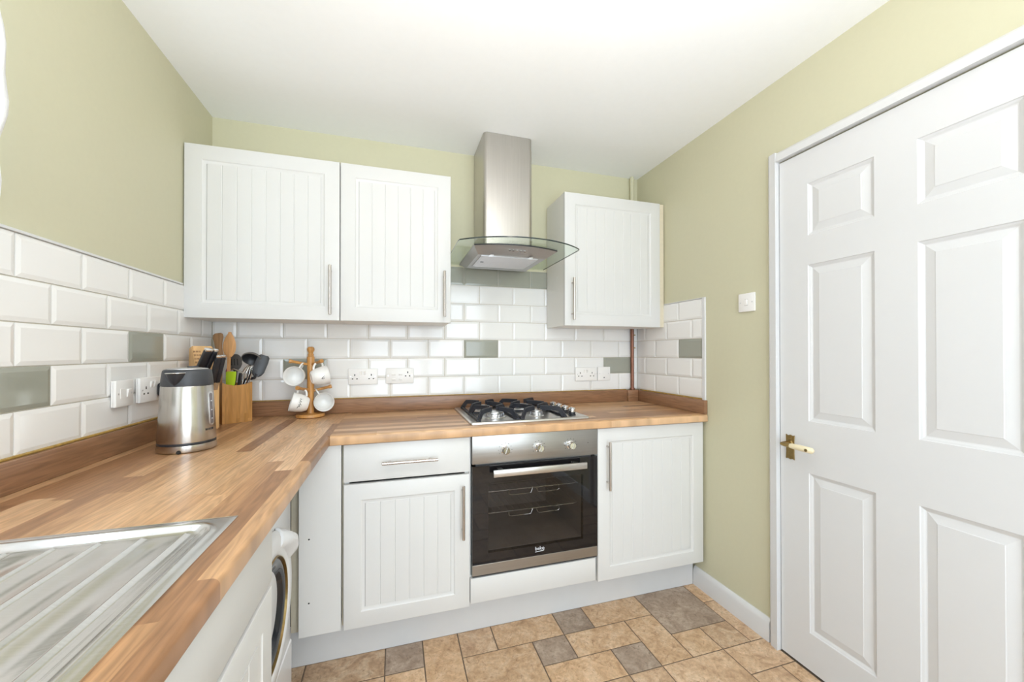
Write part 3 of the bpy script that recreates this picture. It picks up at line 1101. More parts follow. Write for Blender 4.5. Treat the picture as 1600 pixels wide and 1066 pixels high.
box(bm, -0.003, 0.0065, -2.9, -0.0185, ZU, ZU + 0.006, 0.0015, 1)
obj('sealant_bead', bm, 'sealant', u, label='yellowed sealant bead')
u = thing('upstand', 'wood-effect upstand strip along the back wall behind the hob', 'upstand', (1.2, -0.01, ZT), 'wood-effect upstands')
bm = bmesh.new()
box(bm, 0.001, W - 0.001, -0.018, 0.003, ZT + 0.0004, ZU, 0.002, 2)
box(bm, 2.285, W - 0.0185, -0.036, -0.018, ZT + 0.0004, ZU, 0.002, 2)
obj('strip', bm, 'upstand_x', u, 30)
bm = bmesh.new()
box(bm, 0.019, 2.29, -0.0055, 0.003, ZU, ZU + 0.005, 0.0015, 1)
obj('sealant_bead', bm, 'sealant', u, label='yellowed sealant bead')
u = thing('upstand', 'short wood-effect upstand strip in the right corner below the tiled return', 'upstand', (W, -0.3, ZT), 'wood-effect upstands')
bm = bmesh.new()
box(bm, W - 0.018, W + 0.003, -0.597, -0.0185, ZT + 0.0004, ZU - 0.003, 0.002, 2)
obj('strip', bm, 'upstand_y', u, 30)
bm = bmesh.new()
box(bm, W - 0.006, W + 0.003, -0.57, -0.037, ZU - 0.003, ZU + 0.004, 0.0015, 1)
obj('sealant_bead', bm, 'sealant', u, label='yellowed sealant bead')

# ------------------------------------------------------------------ sink with drainer (pressed steel height field)
SX0, SX1, SY0, SY1 = 0.085, 0.5545, -2.335, -1.338
RIDGES = [0.5135, 0.4896, 0.4270, 0.3665, 0.3080, 0.2480, 0.1900, 0.1400]


def sstep(a, b, x):
    t = max(0.0, min(1.0, (x - a) / (b - a)))
    return t * t * (3 - 2 * t)


def sink_h(x, y):
    ex = min(x - SX0, SX1 - x)
    ey = min(y - SY0, SY1 - y)
    # rounded-corner distance to the rim
    rc = 0.045
    mi = 0.024
    ax, ay = rc + mi - ex, rc + mi - ey
    d = (rc - math.hypot(max(ax, 0), max(ay, 0))) if (ax > 0 and ay > 0) else min(ex, ey) - mi
    e = min(ex, ey)
    h = 0.0035 - 0.0035 * (1 - sstep(0.0, 0.004, e))
    h += 0.0015 * math.exp(-((d + 0.002) / 0.004) ** 2)
    dep = sstep(-0.002, 0.016, d)
    by = -1.90
    h -= 0.0085 * dep
    if y > by:
        for k, rx in enumerate(RIDGES):
            y1 = -1.385
            y0 = by + 0.02
            yy = max(y0 - y, y - y1, 0)
            w = 0.0024
            q = ((x - rx) / w) ** 2 + (yy / 0.006) ** 2
            if q < 9:
                h += (0.0036 if k > 0 else 0.0018) * math.exp(-q) * dep
        # shallow flutes between the ridges
        if 0.12 < x < 0.50:
            h -= 0.0030 * dep * (0.5 + 0.5 * math.cos((x - 0.4896) / 0.0605 * 2 * PI + PI)) * sstep(-1.378, -1.43, y)
    b = max(0.10 + 0.035 - x, x - (0.50), SY0 + 0.05 - y, y - (by - 0.03), 0)
    if y < by and b < 0.03:
        h -= 0.150 * (1 - sstep(0.0, 0.03, b))
    return 0.9160 + h


bm = bmesh.new()
nx = 150
xs = [SX0 + (SX1 - SX0) * i / nx for i in range(nx + 1)]
ys = [SY1 - 0.0022 * i for i in range(40)]
while ys[-1] - 0.011 > -1.80:
    ys.append(ys[-1] - 0.011)
while ys[-1] - 0.0085 > SY0:
    ys.append(ys[-1] - 0.0085)
ys.append(SY0)
vg = [[bm.verts.new((x, y, sink_h(x, y))) for x in xs] for y in ys]
for a, b in zip(vg, vg[1:]):
    for i in range(nx):
        bm.faces.new((a[i], a[i + 1], b[i + 1], b[i]))
# folded edge down to the worktop
edge = [vg[0][i] for i in range(nx + 1)] + [r[-1] for r in vg[1:]] + [vg[-1][i] for i in range(nx - 1, -1, -1)] + [r[0] for r in vg[-2:0:-1]]
low = [bm.verts.new((v.co.x, v.co.y, ZT + 0.0002)) for v in edge]
for v in edge:
    v.co.z = 0.9188
for i in range(len(edge)):
    j = (i + 1) % len(edge)
    bm.faces.new((edge[i], edge[j], low[j], low[i]))
sk = thing('sink', 'stainless steel inset sink with ridged drainer set into the left worktop', 'sink', (0.32, -1.84, ZT))
obj('basin', bm, 'sink', sk, 50)
bm = bmesh.new()
lathe(bm, [(0.043, 0.0), (0.045, 0.003), (0.038, 0.003), (0.034, 0.0012), (0.008, 0.0012)], 28, Matrix.Translation((0.32, -2.12, 0.7578)))
obj('waste', bm, 'chrome', sk, 40)

# ------------------------------------------------------------------ ceiling lamp (lights the room, above the frame)
lp = thing('ceiling_lamp', 'opal globe ceiling lamp hanging in the middle of the white ceiling', 'lamp', (LAMP_POS[0], LAMP_POS[1], H))
bm = bmesh.new()
lathe(bm, [(0.055, 0), (0.055, -0.012), (0.012, -0.02), (0.012, -0.130), (0.035, -0.140), (0.035, -0.160)], 28, Matrix.Translation((LAMP_POS[0], LAMP_POS[1], H - 0.0005)))
obj('ceiling_rose', bm, 'gloss_white', lp, 40)
bm = bmesh.new()
prof = [(0.10 * math.sin(PI * i / 16) if 0 < i < 16 else 0.004, 0.10 * math.cos(PI * i / 16)) for i in range(17)]
lathe(bm, prof, 32, Matrix.Translation(LAMP_POS))
obj('globe', bm, 'lamp', lp, 60)

# ------------------------------------------------------------------ copper pipe in the right corner
pp = thing('pipe', 'vertical pipe in the right corner, bare copper below the cabinet and painted green above', 'pipe', (2.325, -0.020, ZU))
bm = bmesh.new()
cyl(bm, (2.325, -0.020, ZU + 0.001), (2.325, -0.020, 1.60), 0.0110, 20)
obj('copper_length', bm, 'copper', pp, 40)
bm = bmesh.new()
cyl(bm, (2.325, -0.020, 1.60), (2.325, -0.020, H - 0.001), 0.0125, 20)
obj('painted_length', bm, 'green', pp, 40, label='length painted wall green')
bm = bmesh.new()
lathe(bm, [(0.0155, 0), (0.0165, 0.004), (0.0155, 0.012), (0.0112, 0.013)], 20, Matrix.Translation((2.325, -0.020, ZU + 0.0005)))
obj('collar', bm, 'copper', pp, 40)
for z in (1.262, 1.345):
    bm = bmesh.new()
    cyl(bm, (2.334, -0.026, z), (2.342, -0.030, z), 0.004, 10)
    obj('clip', bm, 'brass', pp, 40)

# ------------------------------------------------------------------ built-in oven
ov = thing('oven', 'stainless steel and black glass built-in single oven under the worktop', 'oven', (1.458, -0.30, 0.276))
OX0, OX1 = 1.1600, 1.7565
bm = bmesh.new()
for q in ((OX0 + 0.02, OX0 + 0.07, 0.30, 0.74), (OX1 - 0.07, OX1 - 0.02, 0.30, 0.74), (OX0 + 0.07, OX1 - 0.07, 0.30, 0.37), (OX0 + 0.07, OX1 - 0.07, 0.67, 0.74)):
    box(bm, q[0], q[1], -0.553, -0.09, q[2], q[3])
box(bm, OX0 + 0.07, OX1 - 0.07, -0.10, -0.09, 0.37, 0.67)
box(bm, OX0 + 0.02, OX1 - 0.02, -0.553, -0.09, 0.745, 0.865)
obj('body', bm, 'oven_inside', ov)
bm = bmesh.new()
box(bm, OX0, OX1, -0.579, -0.5555, 0.7545, 0.8745, 0.0015, 2)
cp = obj('control_panel', bm, 'panel_steel', ov, 30)
for x in (1.3065, 1.4625, 1.6190):
    bm = bmesh.new()
    m = frame_to((x, -0.579, 0.8075), (0, -1, 0))
    lathe(bm, [(0.0200, 0), (0.0200, 0.003), (0.0165, 0.005), (0.0158, 0.024), (0.0145, 0.0265), (0.002, 0.0268)], 32, m)
    mbox(bm, Matrix.Translation((x, -0.6065, 0.8075)) @ Matrix.Rotation(0.35, 4, 'Y'), 0.006, 0.006, 0.029, 0.0015, 1)
    kb = obj('control_knob', bm, 'chrome', ov, 35)
    bm = bmesh.new()
    for i in range(9):
        a = math.radians(-120 + 30 * i)
        px, pz_ = x + 0.030 * math.sin(a), 0.8075 + 0.030 * math.cos(a)
        box(bm, px - 0.0022, px + 0.0022, -0.5796, -0.5785, pz_ - 0.0009, pz_ + 0.0009)
    obj('dial_marks', bm, 'ink', cp, kind='stuff')
bm = bmesh.new()
cyl(bm, (1.7075, -0.5795, 0.812), (1.7075, -0.578, 0.812), 0.0022, 10)
obj('indicator', bm, 'hole', cp)
# door: glass frame around a window, steel strip below
WX0, WX1, WZ0_, WZ1_ = 1.2308, 1.6825, 0.3685, 0.6673
bm = bmesh.new()
for q in ((OX0, WX0, 0.3235, 0.7445), (WX1, OX1, 0.3235, 0.7445), (WX0, WX1, 0.3235, WZ0_), (WX0, WX1, WZ1_, 0.7445)):
    box(bm, q[0], q[1], -0.578, -0.556, q[2], q[3])
od = obj('door', bm, 'black_glass', ov)
bm = bmesh.new()
box(bm, WX0, WX1, -0.5779, -0.574, WZ0_, WZ1_)
obj('window_pane', bm, 'oven_glass', od, label='smoked see-through glass pane')
bm = bmesh.new()
box(bm, OX0, OX1, -0.579, -0.556, 0.2785, 0.3232, 0.001, 1)
obj('lower_strip', bm, 'panel_steel', od, 30, label='brushed steel strip')
bm = bmesh.new()
box(bm, OX0 + 0.002, OX1 - 0.002, -0.5765, -0.560, 0.2735, 0.2785)
obj('gasket', bm, 'black_plastic', ov)
bm = bmesh.new()
box(bm, 1.2445, 1.6830, -0.620, -0.608, 0.7035, 0.7330, 0.002, 2)
for x in (1.285, 1.643):
    box(bm, x - 0.012, x + 0.012, -0.609, -0.577, 0.710, 0.726, 0.002, 1)
obj('handle', bm, 'steel_x', od, 30, label='flat satin steel handle bar')
for z in (0.615, 0.520):
    bm = bmesh.new()
    yf = -0.535
    tube(bm, [(1.232, yf, z), (1.682, yf, z)], 0.0022, 6)
    tube(bm, [(1.232, yf + 0.36, z), (1.682, yf + 0.36, z)], 0.0022, 6)
    for i in range(15):
        x = 1.24 + 0.434 * i / 14
        tube(bm, [(x, yf, z), (x, yf + 0.36, z)], 0.0014, 5)
    for s in (-1, 1):
        cx = 1.457
        pts = [(cx + s * 0.008, yf, z), (cx + s * 0.016, yf - 0.004, z - 0.018), (cx + s * 0.022, yf - 0.004, z - 0.022), (cx + s * 0.112, yf - 0.004, z - 0.022), (cx + s * 0.122, yf - 0.004, z - 0.016), (cx + s * 0.122, yf, z)]
        tube(bm, pts, 0.0018, 6)
    obj('oven_rack', bm, 'chrome', ov, 40)
bm = text_mesh('beko', 0.0225, 0.0003)
bm.transform(Matrix.Translation((1.4672, -0.5786, 0.3485)) @ Matrix.Rotation(PI / 2, 4, 'X'))
prism(bm, [(-0.0215, -0.0085), (0.0175, -0.0058), (0.0225, -0.0022), (0.0195, -0.0022), (0.016, -0.0040), (-0.0215, -0.0062)],
      lambda u, v: Vector((1.4672 + u, -0.5789, 0.3485 + v)), lambda u, v: Vector((1.4672 + u, -0.5781, 0.3485 + v)))
obj('maker_lettering', bm, 'white_print', od, label='small white lower-case maker lettering')

# ------------------------------------------------------------------ gas hob
hb = thing('gas_hob', 'stainless steel four burner gas hob set in the worktop above the oven', 'hob', (1.45, -0.29, ZT))
HX0, HX1, HY0, HY1 = 1.1610, 1.7440, -0.533, -0.042
bm = bmesh.new()
lev = []
for z, i in ((ZT + 0.0003, 0.0), (ZT + 0.006, 0.0), (ZT + 0.0088, 0.003), (ZT + 0.0095, 0.012), (ZT + 0.0065, 0.020), (ZT + 0.0060, 0.026)):
    pts = []
    rc = 0.012
    for cx, cy, a0 in ((HX1 - rc, HY1 - rc, 0), (HX0 + rc, HY1 - rc, 90), (HX0 + rc, HY0 + rc, 180), (HX1 - rc, HY0 + rc, 270)):
        for k in range(5):
            a = math.radians(a0 + 22.5 * k)
            r = max(rc - i, 0.002)
            off = max(i - rc + 0.002, 0)
            ox = off if cx < 1.45 else -off
            oy = off if cy < -0.29 else -off
            pts.append(bm.verts.new((cx + ox + r * math.cos(a), cy + oy + r * math.sin(a), z)))
    lev.append(pts)
for a, b in zip(lev, lev[1:]):
    for i in range(len(a)):
        j = (i + 1) % len(a)
        bm.faces.new((a[i], a[j], b[j], b[i]))
bm.faces.new(lev[-1])
bm.faces.new(lev[0][::-1])
obj('hob_plate', bm, 'steel_x', hb, 50)
ZH = ZT + 0.0062
BURN = [((1.305, -0.385), 0.047), ((1.300, -0.165), 0.036), ((1.515, -0.405), 0.028), ((1.515, -0.175), 0.036)]
for (bx_, by_), r in BURN:
    bm = bmesh.new()
    lathe(bm, [(r + 0.012, 0), (r + 0.010, 0.003), (r, 0.005), (r, 0.006)], 32, Matrix.Translation((bx_, by_, ZH)))
    n = 24
    lathe(bm, [(r * 0.93, 0.005), (r * 0.96, 0.019), (r * 0.6, 0.020)], n, Matrix.Translation((bx_, by_, ZH)))
    for i in range(n):      # flame port teeth around the ring
        a = 2 * PI * i / n
        m = Matrix.Translation((bx_, by_, ZH + 0.013)) @ Matrix.Rotation(a, 4, 'Z') @ Matrix.Translation((r * 0.97, 0, 0))
        mbox(bm, m, 0.004, r * 0.13, 0.011)
    bu = obj('burner', bm, 'alu', hb, 30)
    bm = bmesh.new()
    lathe(bm, [(r * 0.95, 0.0202), (r * 1.0, 0.0215), (r * 0.98, 0.0260), (r * 0.90, 0.0275), (0.003, 0.0280)], 32, Matrix.Translation((bx_, by_, ZH)))
    obj('burner_cap', bm, 'alu', bu, 40)
    bm = bmesh.new()
    cyl(bm, (bx_ + r * 0.2, by_ - r - 0.007, ZH), (bx_ + r * 0.2, by_ - r - 0.007, ZH + 0.016), 0.0022, 8)
    obj('igniter', bm, 'ceramic', bu, 40)


def finger(bm, base, up, tip):
    b, u, t = Vector(base), Vector(up), Vector(tip)
    side = Vector((-(t.y - b.y), t.x - b.x, 0)).normalized()
    prof = [(b - Vector((0, 0, 0.004)), 0.014), (b + (u - b) * 0.55, 0.012), (u, 0.012), (u + (t - u) * 0.4 + Vector((0, 0, 0.001)), 0.010), (t, 0.009)]
    bar(bm, [p for p, w in prof], 0.021, 0.0095, up=side)


for x0_, x1_, cols in ((1.205, 1.388, (0, 1)), (1.412, 1.628, (2, 3))):
    bm = bmesh.new()
    ya, yb = -0.497, -0.064
    ymid = -0.283
    zb = ZH + 0.006
    loop = [(x0_, ya, zb), (x1_, ya, zb), (x1_, yb, zb), (x0_, yb, zb)]
    for p, q in ((0, 1), (1, 2), (2, 3), (3, 0)):
        if p in (0, 2):
            continue
        bar(bm, [loop[p], loop[q]], 0.011, 0.009)
    bar(bm, [(x0_, ymid, zb), (x1_, ymid, zb)], 0.011, 0.009)
    for (bi, (ylo, yhi)) in zip(cols, ((ya, ymid), (ymid, yb))):
        (cx, cy), r = BURN[bi]
        for sx_ in (x0_, x1_):
            for sy_ in (ylo, yhi):
                d = Vector((cx - sx_, cy - sy_, 0))
                d.normalize()
                b = Vector((sx_, sy_, zb))
                u = b + d * 0.030 + Vector((0, 0, 0.033))
                t = Vector((cx, cy, ZH + 0.040)) - d * (0.030 if r > 0.03 else 0.022)
                finger(bm, b, u, t)
    for sx_ in (x0_, x1_):
        for sy_ in (ya, yb):
            mbox(bm, Matrix.Translation((sx_, sy_, ZH + 0.0045)), 0.020, 0.018, 0.008, 0.002, 1)
    obj('pan_support', bm, 'cast_iron', hb, 0)
for y in (-0.205, -0.285, -0.365, -0.445):
    bm = bmesh.new()
    m = Matrix.Translation((1.690, y, ZH))
    lathe(bm, [(0.0200, 0), (0.0200, 0.002), (0.0165, 0.004), (0.0165, 0.016)], 24, m)
    kb = obj('control_knob', bm, 'black_plastic', hb, 35)
    bm = bmesh.new()
    lathe(bm, [(0.0175, 0.0162), (0.0180, 0.018), (0.0172, 0.032), (0.0150, 0.034), (0.002, 0.0345)], 24, m)
    mbox(bm, m @ Matrix.Translation((0, 0, 0.036)), 0.005, 0.028, 0.004, 0.001, 1)
    obj('knob_cap', bm, 'chrome', kb, 35, label='polished knob cap')
bm = bmesh.new()
for (x, y) in ((1.722, -0.205), (1.722, -0.285), (1.722, -0.365), (1.722, -0.445)):
    box(bm, x - 0.004, x + 0.004, y - 0.004, y + 0.004, ZH, ZH + 0.0003)
obj('burner_symbols', bm, 'grey_print', hb, kind='stuff')

# ------------------------------------------------------------------ cooker hood
hd = thing('cooker_hood', 'stainless steel chimney cooker hood with a curved glass canopy between the wall cabinets', 'hood', (1.416, -0.13, 1.69))


def rrect(x0, x1, y0, y1, r, n=5, back=True):
    pts = []
    for cx, cy, a0 in ((x1 - r, y0 + r, 270), (x1, y1, None), (x0, y1, None), (x0 + r, y0 + r, 180)):
        if a0 is None:
            pts.append((cx, cy))
        else:
            for k in range(n + 1):
                a = math.radians(a0 + 90 * k / n)
                pts.append((cx + r * math.cos(a), cy + r * math.sin(a)))
    return pts


bm = bmesh.new()
po = rrect(1.2825, 1.5495, -0.262, -0.006, 0.022)
prism(bm, po, lambda u, v: Vector((u, v, 1.7385)), lambda u, v: Vector((u, v, 2.312)))
obj('chimney_lower', bm, 'steel_z', hd, 40)
bm = bmesh.new()
po = rrect(1.2837, 1.5483, -0.2608, -0.006, 0.021)
prism(bm, po, lambda u, v: Vector((u, v, 2.3125)), lambda u, v: Vector((u, v, H - 0.0015)))
obj('chimney_upper', bm, 'steel_z', hd, 40)
# glass
GX0, GX1, GZ = 1.1150, 1.7085, 1.7315
arc = [(GX0, -0.010), (GX0, -0.478)]
sag, xc_ = 0.118, (GX0 + GX1) / 2
hw = (GX1 - GX0) / 2
R0 = (hw * hw + sag * sag) / (2 * sag)
for i in range(29):
    x = GX0 + 0.004 + (GX1 - GX0 - 0.008) * i / 28
    y = -0.497 - (math.sqrt(R0 * R0 - (x - xc_) ** 2) - (R0 - sag))
    arc.append((x, y))
arc += [(GX1, -0.478), (GX1, -0.010)]
bm = bmesh.new()
n = len(arc)
lo = [bm.verts.new((x, y, GZ)) for x, y in arc]
hi = [bm.verts.new((x, y, GZ + 0.006)) for x, y in arc]
bm.faces.new(lo[::-1])
bm.faces.new(hi)
for i in range(n):
    j = (i + 1) % n
    f = bm.faces.new((lo[i], lo[j], hi[j], hi[i]))
    if i != n - 1:
        f.material_index = 1
obj('glass_canopy', bm, ['hood_glass', 'glass_edge'], hd)
# steel body under the glass
BX0, BX1 = 1.192, 1.604


def body_outline(x0, x1, yb, yf, sag, n=14):
    pts = [(x0, yb)]
    xc = (x0 + x1) / 2
    for i in range(n + 1):
        x = x0 + (x1 - x0) * i / n
        pts.append((x, yf - sag * (1 - ((x - xc) / ((x1 - x0) / 2)) ** 2)))
    pts.append((x1, yb))
    return pts


top = body_outline(BX0, BX1, -0.030, -0.462, 0.052)
rim = body_outline(BX0, BX1, -0.030, -0.462, 0.052)
bot = body_outline(1.218, 1.556, -0.115, -0.425, 0.012)
bm = bmesh.new()
lv = []
for o_, z in ((top, GZ - 0.0003), (rim, GZ - 0.006), (bot, 1.694)):
    lv.append([bm.verts.new((x, y, z)) for x, y in o_])
for a, b in zip(lv, lv[1:]):
    for i in range(len(a)):
        j = (i + 1) % len(a)
        bm.faces.new((a[i], a[j], b[j], b[i]))
bm.faces.new(lv[0])
bm.faces.new(lv[-1][::-1])
hbody = obj('hood_body', bm, 'hood_steel', hd, 20)
bm = bmesh.new()
prism(bm, top[1:-1] + [(x, y + 0.003) for x, y in reversed(top[1:-1])], lambda u, v: Vector((u, v - 0.0025, GZ - 0.0062)), lambda u, v: Vector((u, v - 0.0025, GZ - 0.0003)))
obj('rim_seal', bm, 'black_plastic', hbody)
bm = bmesh.new()
for q in ((1.2365, 1.5215, -0.415, -0.409), (1.2365, 1.5215, -0.186, -0.180), (1.2365, 1.2425, -0.409, -0.186), (1.5155, 1.5215, -0.409, -0.186)):
    box(bm, q[0], q[1], q[2], q[3], 1.6910, 1.6942)
ff = obj('grease_filter', bm, 'alu', hd)
bm = bmesh.new()
box(bm, 1.2425, 1.5155, -0.409, -0.186, 1.6922, 1.6940)
for i in range(23):
    y = -0.404 + 0.0094 * i
    box(bm, 1.2435, 1.5145, y, y + 0.004, 1.6914, 1.6923)
obj('filter_mesh', bm, 'filter', ff)
bm = bmesh.new()
box(bm, 1.2575, 1.2735, -0.300, -0.285, 1.6900, 1.6916, 0.0005, 1)
obj('filter_latch', bm, 'black_plastic', ff)
for x in (1.283, 1.478):
    bm = bmesh.new()
    lathe(bm, [(0.027, 0), (0.026, 0.002), (0.020, 0.0025), (0.019, 0.0008), (0.002, 0.0008)], 24, frame_to((x, -0.4215, 1.6938), (0, 0, -1)), sx=1.0, sy=0.42)
    obj('spotlight', bm, 'chrome', hd, 30)
for i in range(5):
    bm = bmesh.new()
    x = 1.357 + 0.0185 * i
    t_ = 0.45
    y = -0.462 - 0.050 + t_ * ((-0.425 - 0.012) - (-0.462 - 0.050))
    z = (GZ - 0.006) + t_ * (1.694 - (GZ - 0.006))
    nrm = Vector((0, -0.032, -0.075)).normalized()
    cyl(bm, Vector((x, y, z)), Vector((x, y, z)) + nrm * 0.004, 0.0052, 14)
    obj('push_button', bm, 'chrome', hd, 40)

# ------------------------------------------------------------------ washing machine
wm = thing('washing_machine', 'white front-loading washing machine with dark round door under the left worktop', 'washing machine', (0.28, -0.92, 0.0))
WF = 0.484
bm = bmesh.new()
box(bm, 0.03, WF, -1.212, -0.624, 0.012, 0.850, 0.012, 3)
for y in (-1.17, -0.67):
    for x in (0.08, 0.44):
        cyl(bm, (x, y, 0.001), (x, y, 0.013), 0.02, 12)
obj('casing', bm, 'appliance', wm, 40)
bm = bmesh.new()
prism(bm, [(WF - 0.004, 0.720), (WF + 0.016, 0.728), (WF + 0.020, 0.74), (WF + 0.014, 0.835), (WF + 0.006, 0.848), (WF - 0.004, 0.848)],
      lambda u, v: Vector((u, -1.208, v)), lambda u, v: Vector((u, -0.628, v)))
cpn = obj('control_panel', bm, 'appliance', wm, 30)
bm = bmesh.new()
box(bm, WF + 0.012, WF + 0.021, -1.195, -1.02, 0.752, 0.830, 0.003, 2)
obj('detergent_drawer', bm, 'appliance', cpn, 30)
bm = bmesh.new()
lathe(bm, [(0.026, 0), (0.024, 0.018), (0.020, 0.020), (0.002, 0.020)], 24, frame_to((WF + 0.016, -0.90, 0.79), (1, 0, 0)))
obj('program_dial', bm, 'appliance', cpn, 40)
DC = Vector((WF, -0.920, 0.460))
mD = frame_to(DC, (1, 0, 0))
bm = bmesh.new()
lathe(bm, [(0.232, -0.002), (0.234, 0.006), (0.228, 0.014), (0.212, 0.021), (0.182, 0.023), (0.166, 0.020), (0.160, 0.014)], 64, mD, cap0=False, cap1=False)
wd_ = obj('door_ring', bm, 'appliance', wm, 40)
bm = bmesh.new()
lathe(bm, [(0.1625, 0.015), (0.1610, 0.0215), (0.1590, 0.0215), (0.1580, 0.014)], 64, mD, cap0=False, cap1=False)
obj('trim_ring', bm, 'brass', wd_, 40, label='thin dark bronze trim ring')
bm = bmesh.new()
lathe(bm, [(0.1585, 0.013), (0.152, 0.017), (0.140, 0.017), (0.128, 0.010), (0.110, -0.012), (0.060, -0.020), (0.004, -0.022)], 64, mD, cap0=False)
obj('porthole_glass', bm, 'porthole', wd_, 60, label='dark bowl of porthole glass')
# raised grip on the room-side of the ring, with its recess
bm = bmesh.new()
ang0, ang1 = math.radians(28), math.radians(68)
ns = 10
rows_v = []
for i in range(ns + 1):
    a = ang0 + (ang1 - ang0) * i / ns
    e = math.sin(PI * i / ns) ** 0.5
    row = []
    for r, h in ((0.180, 0.020), (0.190, 0.026 + 0.014 * e), (0.206, 0.030 + 0.026 * e), (0.226, 0.026 + 0.026 * e), (0.240, 0.012 + 0.010 * e), (0.240, 0.001)):
        p = DC + Vector((h, r * math.cos(a), r * math.sin(a)))
        row.append(bm.verts.new(p))
    rows_v.append(row)
for a, b in zip(rows_v, rows_v[1:]):
    for i in range(5):
        bm.faces.new((a[i], a[i + 1], b[i + 1], b[i]))
bm.faces.new(rows_v[0])
bm.faces.new(rows_v[-1][::-1])
obj('door_grip', bm, 'appliance', wd_, 50)
bm = bmesh.new()
box(bm, WF - 0.004, WF + 0.004, -1.205, -0.631, 0.03, 0.20, 0.003, 1)
obj('service_panel', bm, 'appliance', wm, 30)

# ------------------------------------------------------------------ sockets and switches


def plate(o, place, w, h, d, mat='plastic'):
    """bevelled face plate in local coords: x along the wall, y out (0..-d), z up"""
    bm = bmesh.new()
    box(bm, -w / 2, w / 2, -d, 0, -h / 2, h / 2, 0.0025, 2)
    bm.transform(place)
    return obj('face_plate', bm, mat, o, 35)


def lbox(o, place, name, x0, x1, z0, z1, y0, y1, mat, parent=None, bev=0.0):
    bm = bmesh.new()
    box(bm, x0, x1, y0, y1, z0, z1, bev, 1)
    bm.transform(place)
    return obj(name, bm, mat, parent or o, 30 if bev else 0)


def pins(o, place, fp, cx, cz, y, s=1.0):
    bm = bmesh.new()
    box(bm, cx - 0.0024 * s, cx + 0.0024 * s, y - 0.0004, y + 0.002, cz + 0.005, cz + 0.0145)
    for q in (-0.011, 0.011):
        box(bm, cx + q * s - 0.0036, cx + q * s + 0.0036, y - 0.0004, y + 0.002, cz - 0.0125, cz - 0.0075)
    bm.transform(place)
    return obj('pin_holes', bm, 'hole', fp)


def screws(o, place, fp, xs_, y, z=0.0):
    for x in xs_:
        bm = bmesh.new()
        cyl(bm, (x, y + 0.001, z), (x, y - 0.0005, z), 0.0032, 10)
        bm.transform(place)
        obj('screw', bm, 'alu', fp, 40)


def rocker(o, place, fp, x, z, y, w=0.0105, h=0.020, tilt=0.18):
    bm = bmesh.new()
    mbox(bm, Matrix.Translation((x, y - 0.001, z)) @ Matrix.Rotation(tilt, 4, 'X'), w, 0.006, h, 0.001, 1)
    bm.transform(place)
    return obj('rocker', bm, 'plastic', fp, 30)


def on_back(x, z):
    return Matrix.Translation((x, -0.0045, z))


def on_left(y, z):
    return Matrix.Translation((0.0045, y, z)) @ Matrix.Rotation(PI / 2, 4, 'Z')


def on_right(y, z):
    return Matrix.Translation((W + E_, y, z)) @ Matrix.Rotation(-PI / 2, 4, 'Z')


def double_socket(label, place, d=0.010, pinned=True, pin2=True):
    t = thing('wall_socket', label, 'socket', place.translation, 'double wall sockets')
    fp = plate(t, place, 0.146, 0.083, d)
    pins(t, place, fp, -0.041, -0.002, -d)
    if pin2:
        pins(t, place, fp, 0.041, -0.002, -d)
    rocker(t, place, fp, -0.0105, 0.018, -d)
    rocker(t, place, fp, 0.0075, 0.018, -d)
    screws(t, place, fp, (-0.0605, 0.0605), -d)
    return t


double_socket('white double wall socket on the back tiles, just right of the mug tree', on_back(0.6835, 1.1060))
p = on_back(0.8710, 1.1070)
t = thing('wall_socket', 'white switch plate with four rockers and one outlet, second plate right of the mug tree', 'socket', p.translation, 'double wall sockets')
fp = plate(t, p, 0.146, 0.083, 0.010)
for x in (-0.033, 0.004):
    for z in (0.006, -0.020):
        rocker(t, p, fp, x, z, -0.010, 0.019, 0.009)
pins(t, p, fp, 0.041, 0.008, -0.010)
screws(t, p, fp, (-0.0605, 0.0605), -0.010)
double_socket('white double wall socket on the back tiles, right of the gas hob', on_back(1.9950, 1.0960))
p = on_back(2.1215, 1.0975)
t = thing('fused_spur', 'small square white fused outlet plate below the grey tile by the copper pipe', 'socket', p.translation)
fp = plate(t, p, 0.0885, 0.0855, 0.010)
screws(t, p, fp, (-0.031, 0.031), -0.010)
lbox(t, p, 'fuse_carrier', -0.013, 0.013, -0.006, 0.012, -0.0115, -0.009, 'plastic', fp, 0.001)
lbox(t, p, 'flex_hole', -0.0035, 0.0035, -0.0285, -0.022, -0.0104, -0.009, 'hole', fp)
PD = 0.0105
p = on_left(-0.6660, 1.1040)
t = thing('fused_switch', 'white square switch plate on the left tiles, left of the double socket by the kettle', 'switch', p.translation)
lbox(t, p, 'back_box', -0.0420, 0.0420, -0.0415, 0.0415, -PD + 0.006, 0, 'plastic', None, 0.002)
bm = bmesh.new()
box(bm, -0.0425, 0.0425, -PD - 0.004, -PD + 0.0055, -0.0415, 0.0415, 0.0025, 2)
bm.transform(p)
fp = obj('face_plate', bm, 'plastic', t, 35)
yl = -PD - 0.004
screws(t, p, fp, (-0.031, 0.031), yl)
rocker(t, p, fp, 0.016, 0.000, yl, 0.016, 0.026)
lbox(t, p, 'fuse_carrier', -0.023, -0.001, -0.017, 0.015, yl - 0.0012, yl + 0.002, 'plastic', fp, 0.0006)
p = on_left(-0.5156, 1.1040)
t = thing('wall_socket', 'white surface-mounted double socket on the left tiles, partly behind the kettle', 'socket', p.translation, 'double wall sockets')
lbox(t, p, 'back_box', -0.073, 0.073, -0.0425, 0.0425, -PD + 0.006, 0, 'plastic', None, 0.002)
bm = bmesh.new()
box(bm, -0.073, 0.073, -PD - 0.004, -PD + 0.0055, -0.0425, 0.0425, 0.0025, 2)
bm.transform(p)
fp = obj('face_plate', bm, 'plastic', t, 35)
pins(t, p, fp, -0.041, -0.002, yl)
